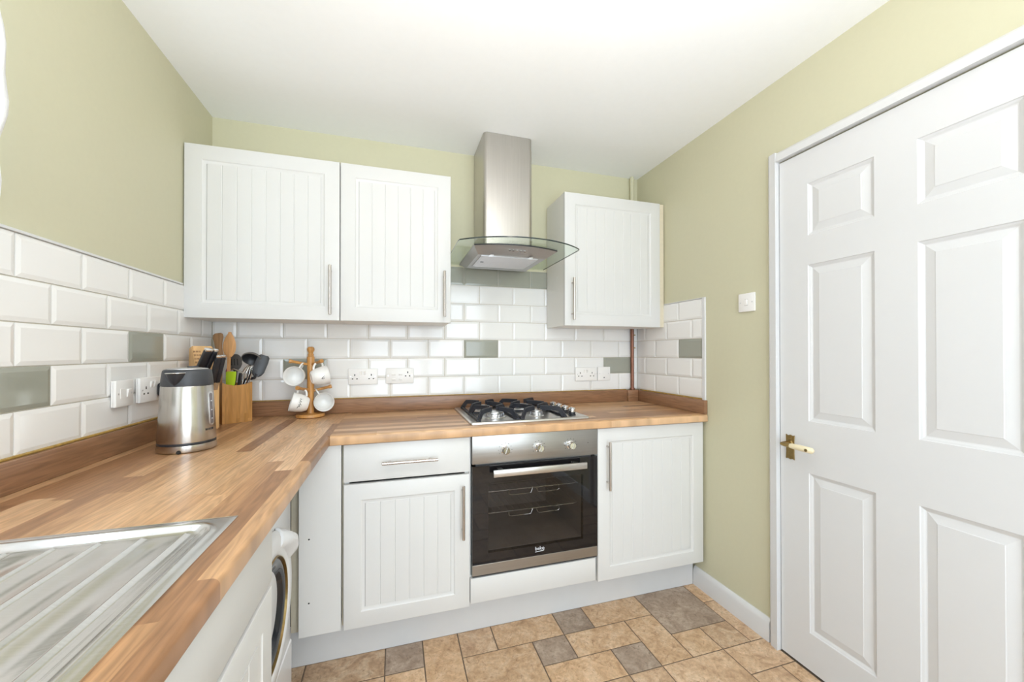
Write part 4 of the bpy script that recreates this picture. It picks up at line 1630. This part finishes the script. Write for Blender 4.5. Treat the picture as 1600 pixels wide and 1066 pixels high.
rocker(t, p, fp, -0.0105, 0.018, yl, 0.013, 0.022)
rocker(t, p, fp, 0.0085, 0.018, yl, 0.013, 0.022)
screws(t, p, fp, (-0.0605,), yl)
p = on_right(-0.8345, 1.4595)
t = thing('light_switch', 'white square light switch on the green right wall beside the door', 'switch', p.translation)
fp = plate(t, p, 0.0845, 0.0835, 0.0095)
screws(t, p, fp, (-0.0305, 0.0305), -0.0095)
lbox(t, p, 'rocker_surround', -0.0085, 0.0085, -0.0145, 0.0145, -0.0098, -0.009, 'grey_print', fp)
rocker(t, p, fp, 0.0, 0.0, -0.0095, 0.0135, 0.0255, 0.12)

# ------------------------------------------------------------------ kettle
KC = Vector((0.1880, -0.6720, ZT))
KR = 0.785                       # girth factor
kt = thing('kettle', 'brushed steel electric kettle with charcoal lid and handle on the left worktop', 'kettle', KC)
SPD = Vector((-0.088, -0.995, 0)).normalized()     # spout direction
T = Matrix.Translation(KC) @ Matrix.Diagonal((KR, KR, 1, 1))
bm = bmesh.new()
lathe(bm, [(0.094, 0.0005), (0.099, 0.003), (0.1005, 0.010), (0.0985, 0.0235)], 64, T)
obj('power_base', bm, 'kettle_steel', kt, 40)
bm = bmesh.new()
lathe(bm, [(0.0965, 0.0236), (0.0975, 0.0250), (0.0975, 0.0300), (0.0960, 0.0315)], 64, T)
obj('base_ring', bm, 'black_plastic', kt, 40)
bm = bmesh.new()
cyl(bm, KC + Vector((0.010, -0.0740, 0.006)), KC + Vector((0.0105, -0.0795, 0.006)), 0.006, 16)
obj('base_notch', bm, 'hole', kt, 40)
bm = bmesh.new()
lathe(bm, [(0.0975, 0.0316), (0.0980, 0.036), (0.0930, 0.110), (0.0868, 0.2080), (0.0855, 0.2105)], 72, T)
obj('steel_body', bm, 'kettle_steel', kt, 40)
bm = bmesh.new()
lathe(bm, [(0.0868, 0.2106), (0.0875, 0.2125), (0.0845, 0.2400), (0.0810, 0.2585), (0.0770, 0.2620), (0.0700, 0.2635)], 64, T)
lid = obj('lid_collar', bm, 'lid_plastic', kt, 40)
bm = bmesh.new()
lathe(bm, [(0.0695, 0.2637), (0.0680, 0.2660), (0.0450, 0.2685), (0.002, 0.2690)], 48, T)
obj('lid_plate', bm, 'alu', lid, 50, label='brushed steel lid plate')
bm = bmesh.new()
mbox(bm, T @ Matrix.Translation((0.012, 0.016, 0.2705)) @ Matrix.Rotation(0.7, 4, 'Z'), 0.036, 0.016, 0.005, 0.002, 2)
obj('lid_catch', bm, 'lid_plastic', lid, 30)
# pouring lip: a half cone standing out of the collar, bright inner edge
sd = Vector((-SPD.y, SPD.x, 0))
bm = bmesh.new()
rowsv = []
for z, o_, w in ((0.214, 0.0862, 0.004), (0.224, 0.0895, 0.014), (0.238, 0.0940, 0.022), (0.2525, 0.0985, 0.026)):
    row = []
    for i in range(9):
        a = -PI / 2 + PI * i / 8
        q = KC + SPD * (0.0575 + (o_ - 0.0735) * math.cos(a) ** 0.8 if abs(a) < PI / 2 - 1e-3 else 0.0575) + sd * (w * math.sin(a)) + Vector((0, 0, z))
        row.append(bm.verts.new(q))
    rowsv.append(row)
for a, b in zip(rowsv, rowsv[1:]):
    for i in range(8):
        bm.faces.new((a[i], a[i + 1], b[i + 1], b[i]))
bm.faces.new(rowsv[-1])
bm.faces.new(rowsv[0][::-1])
sp = obj('spout', bm, 'black_plastic', kt, 50)
bm = bmesh.new()
pts = []
for i in range(13):
    a = -PI / 2 * 0.95 + PI * 0.95 * i / 12
    pts.append(KC + SPD * (0.0575 + 0.0255 * math.cos(a) ** 0.8) + sd * (0.0265 * math.sin(a)) + Vector((0, 0, 0.2535)))
tube(bm, pts, 0.0016, 8)
obj('spout_edge', bm, 'chrome', sp, 50, label='bright spout edge')
HDV = Vector((0.20, 0.98, 0)).normalized()
bm = bmesh.new()
hp_ = [KC + HDV * r + Vector((0, 0, z)) for r, z in ((0.058, 0.250), (0.080, 0.252), (0.098, 0.240), (0.106, 0.205), (0.106, 0.150), (0.102, 0.105), (0.094, 0.075), (0.078, 0.062))]
sm = []
for i in range(len(hp_) - 1):
    sm += [hp_[i], hp_[i].lerp(hp_[i + 1], 0.5)]
sm.append(hp_[-1])
tube(bm, sm, 0.0125, 14, flat=0.75)
obj('handle', bm, 'lid_plastic', kt, 50)
# water gauge on the side towards the handle
GA = Vector((0.985, -0.17, 0)).normalized()
gs = Vector((-GA.y, GA.x, 0))


def gauge(bm, w, z0, z1, out, rnd):
    pts = []
    for cx, cz, a0 in ((w - rnd, z1 - rnd, 0), (-w + rnd, z1 - rnd, 90), (-w + rnd, z0 + rnd, 180), (w - rnd, z0 + rnd, 270)):
        for k in range(5):
            a = math.radians(a0 + 22.5 * k)
            pts.append((cx + rnd * math.cos(a), cz + rnd * math.sin(a)))

    def rad(z):
        return KR * (0.0980 - (z - 0.036) * (0.0112 / 0.172))
    prism(bm, pts, lambda u, v: KC + GA * (rad(v) - 0.006) + gs * u + Vector((0, 0, v)), lambda u, v: KC + GA * (rad(v) + out) + gs * u + Vector((0, 0, v)))


bm = bmesh.new()
gauge(bm, 0.0100, 0.078, 0.190, 0.0006, 0.0092)
wg = obj('water_gauge', bm, 'alu', kt, 30, label='upright water gauge surround')
bm = bmesh.new()
gauge(bm, 0.0068, 0.084, 0.184, 0.0012, 0.0060)
obj('gauge_window', bm, 'kettle_window', wg, 30)
for z in (0.100, 0.128, 0.158):
    bm = bmesh.new()
    r = KR * (0.0980 - (z - 0.036) * 0.0651) + 0.0016
    q = KC + GA * r + Vector((0, 0, z))
    mbox(bm, Matrix.Translation(q) @ Matrix.Rotation(math.atan2(gs.y, gs.x), 4, 'Z'), 0.005, 0.001, 0.003)
    obj('level_mark', bm, 'white_print', wg)
TA = Vector((0.95, -0.31, 0)).normalized()
bm = text_mesh('BOSCH', 0.0095, 0.0004)
for v in bm.verts:               # wrap the print round the body
    ang = math.atan2(TA.y, TA.x) + v.co.x / 0.076
    z = 0.064 + v.co.y
    r = KR * (0.0980 - (z - 0.036) * 0.0651) + 0.0006 + v.co.z
    v.co = KC + Vector((r * math.cos(ang), r * math.sin(ang), z))
obj('maker_lettering', bm, 'ink', kt)
# power cord and plug pushed into the double socket
bm = bmesh.new()
pl = Vector((0.0045 + PD + 0.004, -0.4746, 1.099))
mbox(bm, Matrix.Translation(pl + Vector((0.017, 0, 0))), 0.033, 0.046, 0.050, 0.009, 3)
kp = obj('power_plug', bm, 'black_plastic', kt, 50)
bm = bmesh.new()
cpts = bez(pl + Vector((0.020, 0, -0.022)), pl + Vector((0.030, 0, -0.10)), (0.052, -0.530, 1.02), (0.056, -0.560, 0.955), 10) + bez((0.056, -0.560, 0.955), (0.060, -0.585, 0.926), (0.080, -0.610, 0.9195), (0.130, -0.650, 0.9195), 8)[1:]
tube(bm, cpts, 0.0035, 8)
obj('power_cord', bm, 'black_plastic', kt, 50)

# ------------------------------------------------------------------ knife block and knives
KD = Vector((0.66, -0.75, 0)).normalized()       # faces the room
KS = Vector((-KD.y, KD.x, 0))                    # across the block
KB = Vector((0.047, -0.250, ZT + 0.0004))        # centre of the back edge
kb_ = thing('knife_block', 'light wood knife block in the corner between kettle and bamboo holder', 'knife block', KB)
prof = [(0.0, 0.0), (0.105, 0.0), (0.105, 0.188), (0.035, 0.346), (0.006, 0.336)]
bm = bmesh.new()
hwid = 0.036
prism(bm, prof, lambda u, v: KB + KD * u + KS * (-hwid) + Vector((0, 0, v)), lambda u, v: KB + KD * u + KS * hwid + Vector((0, 0, v)))
es = [e for e in bm.edges]
bmesh.ops.bevel(bm, geom=es, offset=0.003, segments=2, affect='EDGES')
blk = obj('block', bm, 'block_wood', kb_, 30)
sl = (KD * (0.035 - 0.105) + Vector((0, 0, 0.158)))
sl.normalize()
nf = sl.cross(KS)
if nf.dot(KD) < 0:
    nf = -nf
bm = bmesh.new()
for i in range(7):
    for j in range(3):
        q = KB + KD * 0.105 + Vector((0, 0, 0.188)) + sl * (0.050 + 0.016 * i) + KS * (-0.031 + 0.009 * j)
        mbox(bm, Matrix.Translation(q) @ nf.to_track_quat('Z', 'Y').to_matrix().to_4x4(), 0.007, 0.007, 0.002)
obj('slot_pattern', bm, 'spoon_dark', kb_, kind='stuff')
KN = [('broad black-handled knife in the block, upper left of the four', (0.1355, -0.3900, 1.2415), (0.0993, -0.3578, 1.1799), 0.026),
      ('slim black-handled knife in the block, upper right of the four', (0.1555, -0.3770, 1.2400), (0.1205, -0.3470, 1.1799), 0.018),
      ('black-handled knife in the block, lower left beside the wooden spoons', (0.1650, -0.3765, 1.2150), (0.1364, -0.3462, 1.1322), 0.021),
      ('black-handled knife in the block, lower right against the wooden spoons', (0.1763, -0.3606, 1.2157), (0.1490, -0.3320, 1.1322), 0.018)]
for lab, cap_, bot_, wid in KN:
    cap_, bot_ = Vector(cap_), Vector(bot_)
    hdir = (cap_ - bot_).normalized()
    hx = sl.cross(hdir).normalized()
    hy = hdir.cross(hx).normalized()
    base = bot_ - hdir * 0.025
    ln = (cap_ - base).length
    mk = Matrix(((hx.x, hy.x, hdir.x, base.x), (hx.y, hy.y, hdir.y, base.y), (hx.z, hy.z, hdir.z, base.z), (0, 0, 0, 1)))
    kn = thing('knife', lab, 'knife', base, 'knives in the block')
    bm = bmesh.new()
    mbox(bm, mk @ Matrix.Translation((0, 0, ln / 2)), wid, wid * 0.75, ln, 0.0055, 3)
    obj('handle', bm, 'black_plastic', kn, 40)
    bm = bmesh.new()
    mbox(bm, mk @ Matrix.Translation((0, 0, ln + 0.004)), wid * 0.97, wid * 0.73, 0.009, 0.003, 2)
    obj('end_cap', bm, 'chrome', kn, 40)
    bm = bmesh.new()
    mbox(bm, mk @ Matrix.Translation((0, 0, -0.030)), wid * 0.8, 0.003, 0.065)
    obj('blade', bm, 'chrome', kn)

# ------------------------------------------------------------------ bamboo utensil holder
A = Vector((0.1172, -0.2073, ZT + 0.0004))
B = Vector((0.2105, -0.1364, ZT + 0.0004))
ex = (B - A).normalized()
ey = Vector((-ex.y, ex.x, 0))                 # away from the room
wl = (B - A).length
uh = thing('utensil_holder', 'square bamboo utensil holder with dipped rim in the worktop corner', 'holder', (A + B) * 0.5 + ey * wl / 2)


def wall_board(bm, p, ax, ay, L, th, hgt, dip):
    top = [(L * i / 12, hgt - dip * (1 - ((i - 6) / 6) ** 2)) for i in range(13)]
    poly = [(0, 0), (L, 0)] + top[::-1]
    prism(bm, poly, lambda u, v: p + ax * u + Vector((0, 0, v)), lambda u, v: p + ax * u + ay * th + Vector((0, 0, v)))


HG = 0.182
for nm, p_, ax, ay in (('front_board', A, ex, ey), ('back_board', A + ey * (wl - 0.010), ex, ey), ('side_board', A + ey * 0.010, ey, ex), ('side_board', B + ey * 0.010 - ex * 0.010, ey, ex)):
    bm = bmesh.new()
    wall_board(bm, p_, ax, ay, wl if 'side' not in nm else wl - 0.020, 0.010, HG, 0.012 if 'side' not in nm else 0.004)
    obj(nm, bm, 'bamboo', uh)
bm = bmesh.new()
prism(bm, [(0.01, 0.01), (wl - 0.01, 0.01), (wl - 0.01, wl - 0.01), (0.01, wl - 0.01)],
      lambda u, v: A + ex * u + ey * v + Vector((0, 0, 0.001)), lambda u, v: A + ex * u + ey * v + Vector((0, 0, 0.010)))
obj('bottom_board', bm, 'bamboo', uh)


def hp3(u, v, z):
    """point in the holder: u across, v deep, height above the worktop"""
    return A + ex * u + ey * v + Vector((0, 0, z))


def blade_mesh(bm, base, tip, prof, thick, face, bow=0.0):
    """flat utensil: prof = (t, half width) from base to tip; face = direction it faces"""
    base, tip = Vector(base), Vector(tip)
    d = tip - base
    s = d.cross(face).normalized()
    nrm = s.cross(d).normalized()
    rows = []
    for t, hw_ in prof:
        c = base + d * t
        row = []
        for k, (a, b) in enumerate(((-1, 0), (-0.6, 1), (0, 1.0), (0.6, 1), (1, 0), (0.6, -1), (0, -1.0), (-0.6, -1))):
            dip = bow * (1 - a * a) * math.sin(PI * min(1, max(0, (t - prof[-6][0]) / (1 - prof[-6][0])))) if bow and len(prof) > 6 else 0
            row.append(bm.verts.new(c + s * (hw_ * a) + nrm * (thick * b - dip)))
        rows.append(row)
    for a, b in zip(rows, rows[1:]):
        for i in range(8):
            j = (i + 1) % 8
            bm.faces.new((a[i], a[j], b[j], b[i]))
    bm.faces.new(rows[0][::-1])
    bm.faces.new(rows[-1])


TOCAM = Vector((-F_.x, -F_.y, 0)).normalized()
# round wooden spoon
base, tip = hp3(0.028, 0.030, 0.014), Vector((0.1290, -0.1600, 1.3265))
us = thing('wooden_spoon', 'pale wooden spoon with an oval bowl standing in the bamboo holder', 'utensil', base, 'utensils in the holder')
bm = bmesh.new()
blade_mesh(bm, base, base.lerp(tip, 0.76), [(0, 0.0065), (0.5, 0.0070), (0.9, 0.0070), (1.0, 0.0080)], 0.0058, TOCAM)
obj('handle', bm, 'spoon_wood', us, 60)
bm = bmesh.new()
pr = [(0.71 + 0.29 * i / 16, max(0.0080, 0.0300 * (math.sin(PI * min(1.0, 0.06 + 0.94 * (i / 16) ** 0.85) * 0.985) ** 0.75))) for i in range(16)] + [(1.0, 0.006)]
blade_mesh(bm, base, tip, pr, 0.0048, TOCAM, 0.0)
for v in bm.verts:               # hollow the bowl
    pass
obj('bowl', bm, 'spoon_wood', us, 70)
# flat wooden spatula
base, tip = hp3(0.022, 0.062, 0.014), Vector((0.058, -0.094, 1.3230))
us = thing('wooden_spatula', 'darker wooden spatula with a waisted flat head behind the pale spoon', 'utensil', base, 'utensils in the holder')
bm = bmesh.new()
blade_mesh(bm, base, tip, [(0, 0.008), (0.45, 0.0085), (0.60, 0.013), (0.68, 0.0205), (0.76, 0.0190), (0.83, 0.0165), (0.89, 0.0195), (0.95, 0.0255), (0.985, 0.0235), (1.0, 0.015)], 0.0035, TOCAM)
obj('blade', bm, 'spoon_dark', us, 70)


def rod(bm, pts, r0, r1=None):
    n_ = len(pts)
    r1 = r0 if r1 is None else r1
    tube(bm, pts, [r0 + (r1 - r0) * i / (n_ - 1) for i in range(n_)], 10)


# ladle: dished bowl opening towards the room
base = hp3(0.080, 0.070, 0.020)
lc = Vector((0.2060, -0.1330, 1.2020))
us = thing('ladle', 'black nylon ladle with a worn grey rim leaning out of the bamboo holder', 'utensil', base, 'utensils in the holder')
bm = bmesh.new()
neck = lc + Vector((-0.004, 0.0, -0.034)) - TOCAM * 0.010
rod(bm, [base, base.lerp(neck, 0.5), neck], 0.0065, 0.0085)
obj('shaft', bm, 'black_plastic', us, 50)
ax = (TOCAM * 0.50 + Vector((0, 0, -0.50)) + R_ * 0.10).normalized()
ml = frame_to(lc, ax)
bm = bmesh.new()
lathe(bm, [(0.003, -0.029), (0.018, -0.027), (0.032, -0.016), (0.0400, 0.0), (0.0380, 0.0), (0.031, -0.014), (0.016, -0.024), (0.003, -0.026)], 36, ml, cap0=True, cap1=True)
lb = obj('bowl', bm, 'black_plastic', us, 60)
bm = bmesh.new()
lathe(bm, [(0.0405, -0.005), (0.0410, 0.001), (0.0378, 0.001)], 36, ml, cap0=False, cap1=False)
obj('rim', bm, 'ladle_rim', lb, 60, label='worn grey rim')
# solid turner
base = hp3(0.085, 0.088, 0.020)
us = thing('turner', 'black nylon turner with a square blade, outermost utensil beside the white tiles', 'utensil', base, 'utensils in the holder')
q0, q1 = Vector((0.2280, -0.1480, 1.1220)), Vector((0.2590, -0.1290, 1.2200))
bm = bmesh.new()
rod(bm, [base, hp3(0.094, 0.062, 0.150), hp3(0.104, 0.050, 0.190), q0 + Vector((-0.006, 0, -0.006)), q0.lerp(q1, 0.12)], 0.0060, 0.0075)
obj('shaft', bm, 'black_plastic', us, 50)
bm = bmesh.new()
blade_mesh(bm, q0, q1, [(0.0, 0.010), (0.10, 0.020), (0.25, 0.0255), (0.7, 0.0255), (0.92, 0.0230), (1.0, 0.0160)], 0.0030, TOCAM + R_ * 0.55)
obj('blade', bm, 'black_plastic', us, 30)
# slotted spoon
base = hp3(0.055, 0.075, 0.020)
us = thing('slotted_spoon', 'dark grey slotted nylon spoon behind the wooden spoon handle', 'utensil', base, 'utensils in the holder')
q0, q1 = Vector((0.1420, -0.1300, 1.150)), Vector((0.1350, -0.1240, 1.2260))
bm = bmesh.new()
rod(bm, [base, base.lerp(q0, 0.5), q0], 0.0060, 0.0075)
obj('shaft', bm, 'grey_nylon', us, 50)
bm = bmesh.new()
blade_mesh(bm, q0, q1, [(0.0, 0.010), (0.15, 0.024), (0.35, 0.0320), (0.65, 0.0330), (0.85, 0.0260), (0.95, 0.0170), (1.0, 0.008)], 0.0035, TOCAM)
bl = obj('bowl', bm, 'grey_nylon', us, 60)
for i, s_ in enumerate((-0.014, 0.0, 0.014)):
    bm = bmesh.new()
    c0 = q0.lerp(q1, 0.32) + R_ * s_ + TOCAM * 0.0038
    c1 = q0.lerp(q1, 0.72) + R_ * s_ + TOCAM * 0.0038
    bar(bm, [c0, c1], 0.0045, 0.0012, up=TOCAM)
    obj('slot', bm, 'hole', bl)
# balloon whisk
base = hp3(0.055, 0.060, 0.020)
tip = Vector((0.2060, -0.1480, 1.1760))
us = thing('whisk', 'wire balloon whisk with bright loops leaning between turner and green slice', 'utensil', base, 'utensils in the holder')
d = (tip - base)
grip = base.lerp(tip, 0.55)
bm = bmesh.new()
rod(bm, [base, grip], 0.0060)
obj('grip', bm, 'chrome', us, 50)
dn = d.normalized()
s1 = dn.cross(TOCAM).normalized()
s2 = dn.cross(s1).normalized()
for k in range(5):
    a = PI * k / 5
    s = s1 * math.cos(a) + s2 * math.sin(a)
    L = (tip - grip).length
    loop = [grip + dn * (L * (0.5 - 0.5 * math.cos(PI * t / 8))) + s * (0.021 * math.sin(PI * t / 8)) for t in range(9)]
    loop2 = [grip + dn * (L * (0.5 - 0.5 * math.cos(PI * t / 8))) - s * (0.021 * math.sin(PI * t / 8)) for t in range(9)][::-1]
    bm = bmesh.new()
    tube(bm, loop + loop2[1:-1], 0.0013, 6, closed=True)
    obj('wire_loop', bm, 'chrome', us, 60)
# lime green slice
base = hp3(0.048, 0.022, 0.020)
us = thing('slice', 'lime green nylon slice at the front of the bamboo holder', 'utensil', base, 'utensils in the holder')
q0, q1 = Vector((0.1370, -0.1780, 1.080)), Vector((0.1385, -0.1720, 1.1480))
bm = bmesh.new()
rod(bm, [base, q0.lerp(q1, 0.1)], 0.006)
obj('shaft', bm, 'black_plastic', us, 50)
bm = bmesh.new()
blade_mesh(bm, q0, q1, [(0.0, 0.012), (0.15, 0.0205), (0.5, 0.0225), (0.9, 0.0235), (1.0, 0.0215)], 0.0030, TOCAM)
obj('blade', bm, 'green_nylon', us, 30)
# dark tongs arm with a bright pin
base = hp3(0.060, 0.035, 0.020)
us = thing('peeler', 'dark handled peeler with a bright steel end beside the green slice', 'utensil', base, 'utensils in the holder')
q1 = Vector((0.1730, -0.1650, 1.1400))
bm = bmesh.new()
blade_mesh(bm, base, q1, [(0.0, 0.006), (0.5, 0.007), (0.85, 0.009), (1.0, 0.006)], 0.005, TOCAM)
obj('grip', bm, 'black_plastic', us, 50)
bm = bmesh.new()
tube(bm, [q1 + R_ * -0.045 + Vector((0, 0, 0.014)), q1 + R_ * -0.030 + Vector((0, 0, 0.019)), q1 + R_ * -0.005 + Vector((0, 0, 0.010)), q1 + R_ * 0.010 + Vector((0, 0, -0.002)), q1 + Vector((0, 0, -0.010))], 0.0028, 8)
obj('steel_end', bm, 'chrome', us, 50)
base = hp3(0.040, 0.050, 0.020)
us = thing('spoon', 'purple nylon spoon tip showing beside the pale wooden spoon', 'utensil', base, 'utensils in the holder')
q1 = Vector((0.1200, -0.1540, 1.1620))
bm = bmesh.new()
blade_mesh(bm, base, q1, [(0.0, 0.005), (0.75, 0.006), (0.85, 0.011), (0.95, 0.011), (1.0, 0.006)], 0.004, TOCAM)
obj('blade', bm, 'purple', us, 50)

# ------------------------------------------------------------------ mug tree and mugs
MC = Vector((0.447, -0.090, ZT + 0.0004))
mt_ = thing('mug_tree', 'turned honey pine mug tree on the worktop in front of the back tiles', 'mug tree', MC)
T = Matrix.Translation(MC)
bm = bmesh.new()
lathe(bm, [(0.060, 0.0), (0.065, 0.004), (0.065, 0.012), (0.061, 0.017), (0.018, 0.020)], 40, T)
obj('foot', bm, 'pine', mt_, 40)
bm = bmesh.new()
lathe(bm, [(0.0175, 0.0195), (0.0165, 0.03), (0.0125, 0.075), (0.0150, 0.110), (0.0165, 0.160), (0.0155, 0.2), (0.0165, 0.262), (0.0175, 0.290), (0.0170, 0.296), (0.0135, 0.299), (0.0135, 0.303), (0.0145, 0.307), (0.0110, 0.312), (0.0108, 0.316), (0.0160, 0.326), (0.0172, 0.333), (0.0158, 0.340), (0.0100, 0.3455), (0.002, 0.3462)], 32, T)
obj('post', bm, 'pine', mt_, 40)
CH = Vector((CAM.x - MC.x, CAM.y - MC.y, 0)).normalized()
RH = Vector((-CH.y, CH.x, 0))


def peg(z, d, L=0.088):
    d = d.normalized()
    p0 = MC + Vector((0, 0, z)) + d * 0.008
    dd = (d + Vector((0, 0, 0.22))).normalized()
    bm = bmesh.new()
    pts = [p0, p0 + dd * (L * 0.84), p0 + dd * (L * 0.88), p0 + dd * L]
    tube(bm, pts, [0.0062, 0.0072, 0.0100, 0.0092], 14)
    obj('peg', bm, 'pine', mt_, 40)
    return p0, dd


def mug(label, hang, axis, hdir, mark=None):
    """mug hanging from its handle: axis = opening direction, hdir = from mug centre to handle"""
    axis = Vector(axis).normalized()
    hdir = Vector(hdir)
    hdir = (hdir - axis * hdir.dot(axis)).normalized()
    sd_ = axis.cross(hdir)
    h = 0.076
    c = Vector(hang) - hdir * 0.0675       # mid-height point on the axis
    o = c - axis * h / 2
    m = Matrix(((hdir.x, sd_.x, axis.x, o.x), (hdir.y, sd_.y, axis.y, o.y), (hdir.z, sd_.z, axis.z, o.z), (0, 0, 0, 1)))
    t = thing('mug', label, 'mug', c, 'mugs on the mug tree')
    bm = bmesh.new()
    lathe(bm, [(0.003, 0.002), (0.026, 0.002), (0.027, 0.0), (0.031, 0.003), (0.0395, 0.020), (0.0445, 0.046), (0.0470, h - 0.001), (0.0462, h), (0.0445, h - 0.001), (0.0420, 0.046), (0.0370, 0.021), (0.028, 0.007), (0.003, 0.006)], 44, m)
    obj('cup', bm, 'ceramic', t, 60)
    bm = bmesh.new()
    hpts = bez((0.0435, 0, 0.060), (0.075, 0, 0.070), (0.080, 0, 0.022), (0.0375, 0, 0.018), 14)
    tube(bm, [m @ q for q in hpts], 0.0048, 10, up=sd_, flat=0.85)
    obj('handle', bm, 'ceramic', t, 60)
    if mark:
        bm = bmesh.new()
        mark(bm, m)
        obj('printed_mark', bm, 'ink', t)
    return m


def wrap(m, a, z, lift=0.0006):
    """point on the cup wall at angle a and height z"""
    r = 0.0395 + (0.0445 - 0.0395) * (z - 0.020) / 0.026 if z < 0.046 else 0.0445 + 0.0025 * (z - 0.046) / 0.029
    r += lift
    return m @ Vector((r * math.cos(a), r * math.sin(a), z))


def bird_mark(sgn):
    def f(bm, m):
        for ln in ([(-0.10, 0.052), (0.05, 0.044), (0.22, 0.040)], [(0.22, 0.040), (0.20, 0.048), (0.10, 0.050)], [(0.05, 0.044), (0.16, 0.037)]):
            tube(bm, [wrap(m, sgn * (PI / 2) + a, z) for a, z in ln], 0.0010, 6)
    return f


def word_mark(sgn):
    def f(bm, m):
        # a short upright word in dark brush script
        segs = [[(-0.52, 0.046), (-0.30, 0.043), (-0.20, 0.038)], [(-0.30, 0.036), (-0.08, 0.043), (0.02, 0.036), (-0.12, 0.033)],
                [(0.02, 0.037), (0.20, 0.043), (0.28, 0.034)], [(0.26, 0.037), (0.42, 0.043), (0.52, 0.036), (0.60, 0.044)]]
        for s in segs:
            tube(bm, [wrap(m, sgn * (PI / 2) + a, z) for a, z in s], 0.0012, 6)
    return f


UPV = Vector((0, 0, 1))
p0, dd = peg(0.258, -RH + CH * 0.15)
mug('white mug hanging top left with its mouth towards the room', p0 + dd * 0.026, CH + RH * -0.22 + UPV * 0.02, UPV * 0.84 + RH * 0.46)
p0, dd = peg(0.258, RH * 0.50 + CH * 0.85)
mug('white mug hanging top right, side on, with a tiny bird print', p0 + dd * 0.044, RH * 0.96 - CH * 0.15 + UPV * 0.20, UPV * 0.86 - RH * 0.25 + CH * 0.1, bird_mark(1))
p0, dd = peg(0.132, -RH * 0.62 + CH * 0.80)
mug('white mug hanging lower left, side on, with dark script lettering', p0 + dd * 0.040, -RH * 0.95 + UPV * 0.26 + CH * 0.06, UPV * 0.88 + RH * 0.1, word_mark(-1))
p0, dd = peg(0.128, RH - CH * 0.05)
mug('white mug hanging lower right with its mouth towards the room', p0 + dd * 0.016, CH + RH * 0.06 + UPV * 0.02, UPV * 0.82 - RH * 0.46)
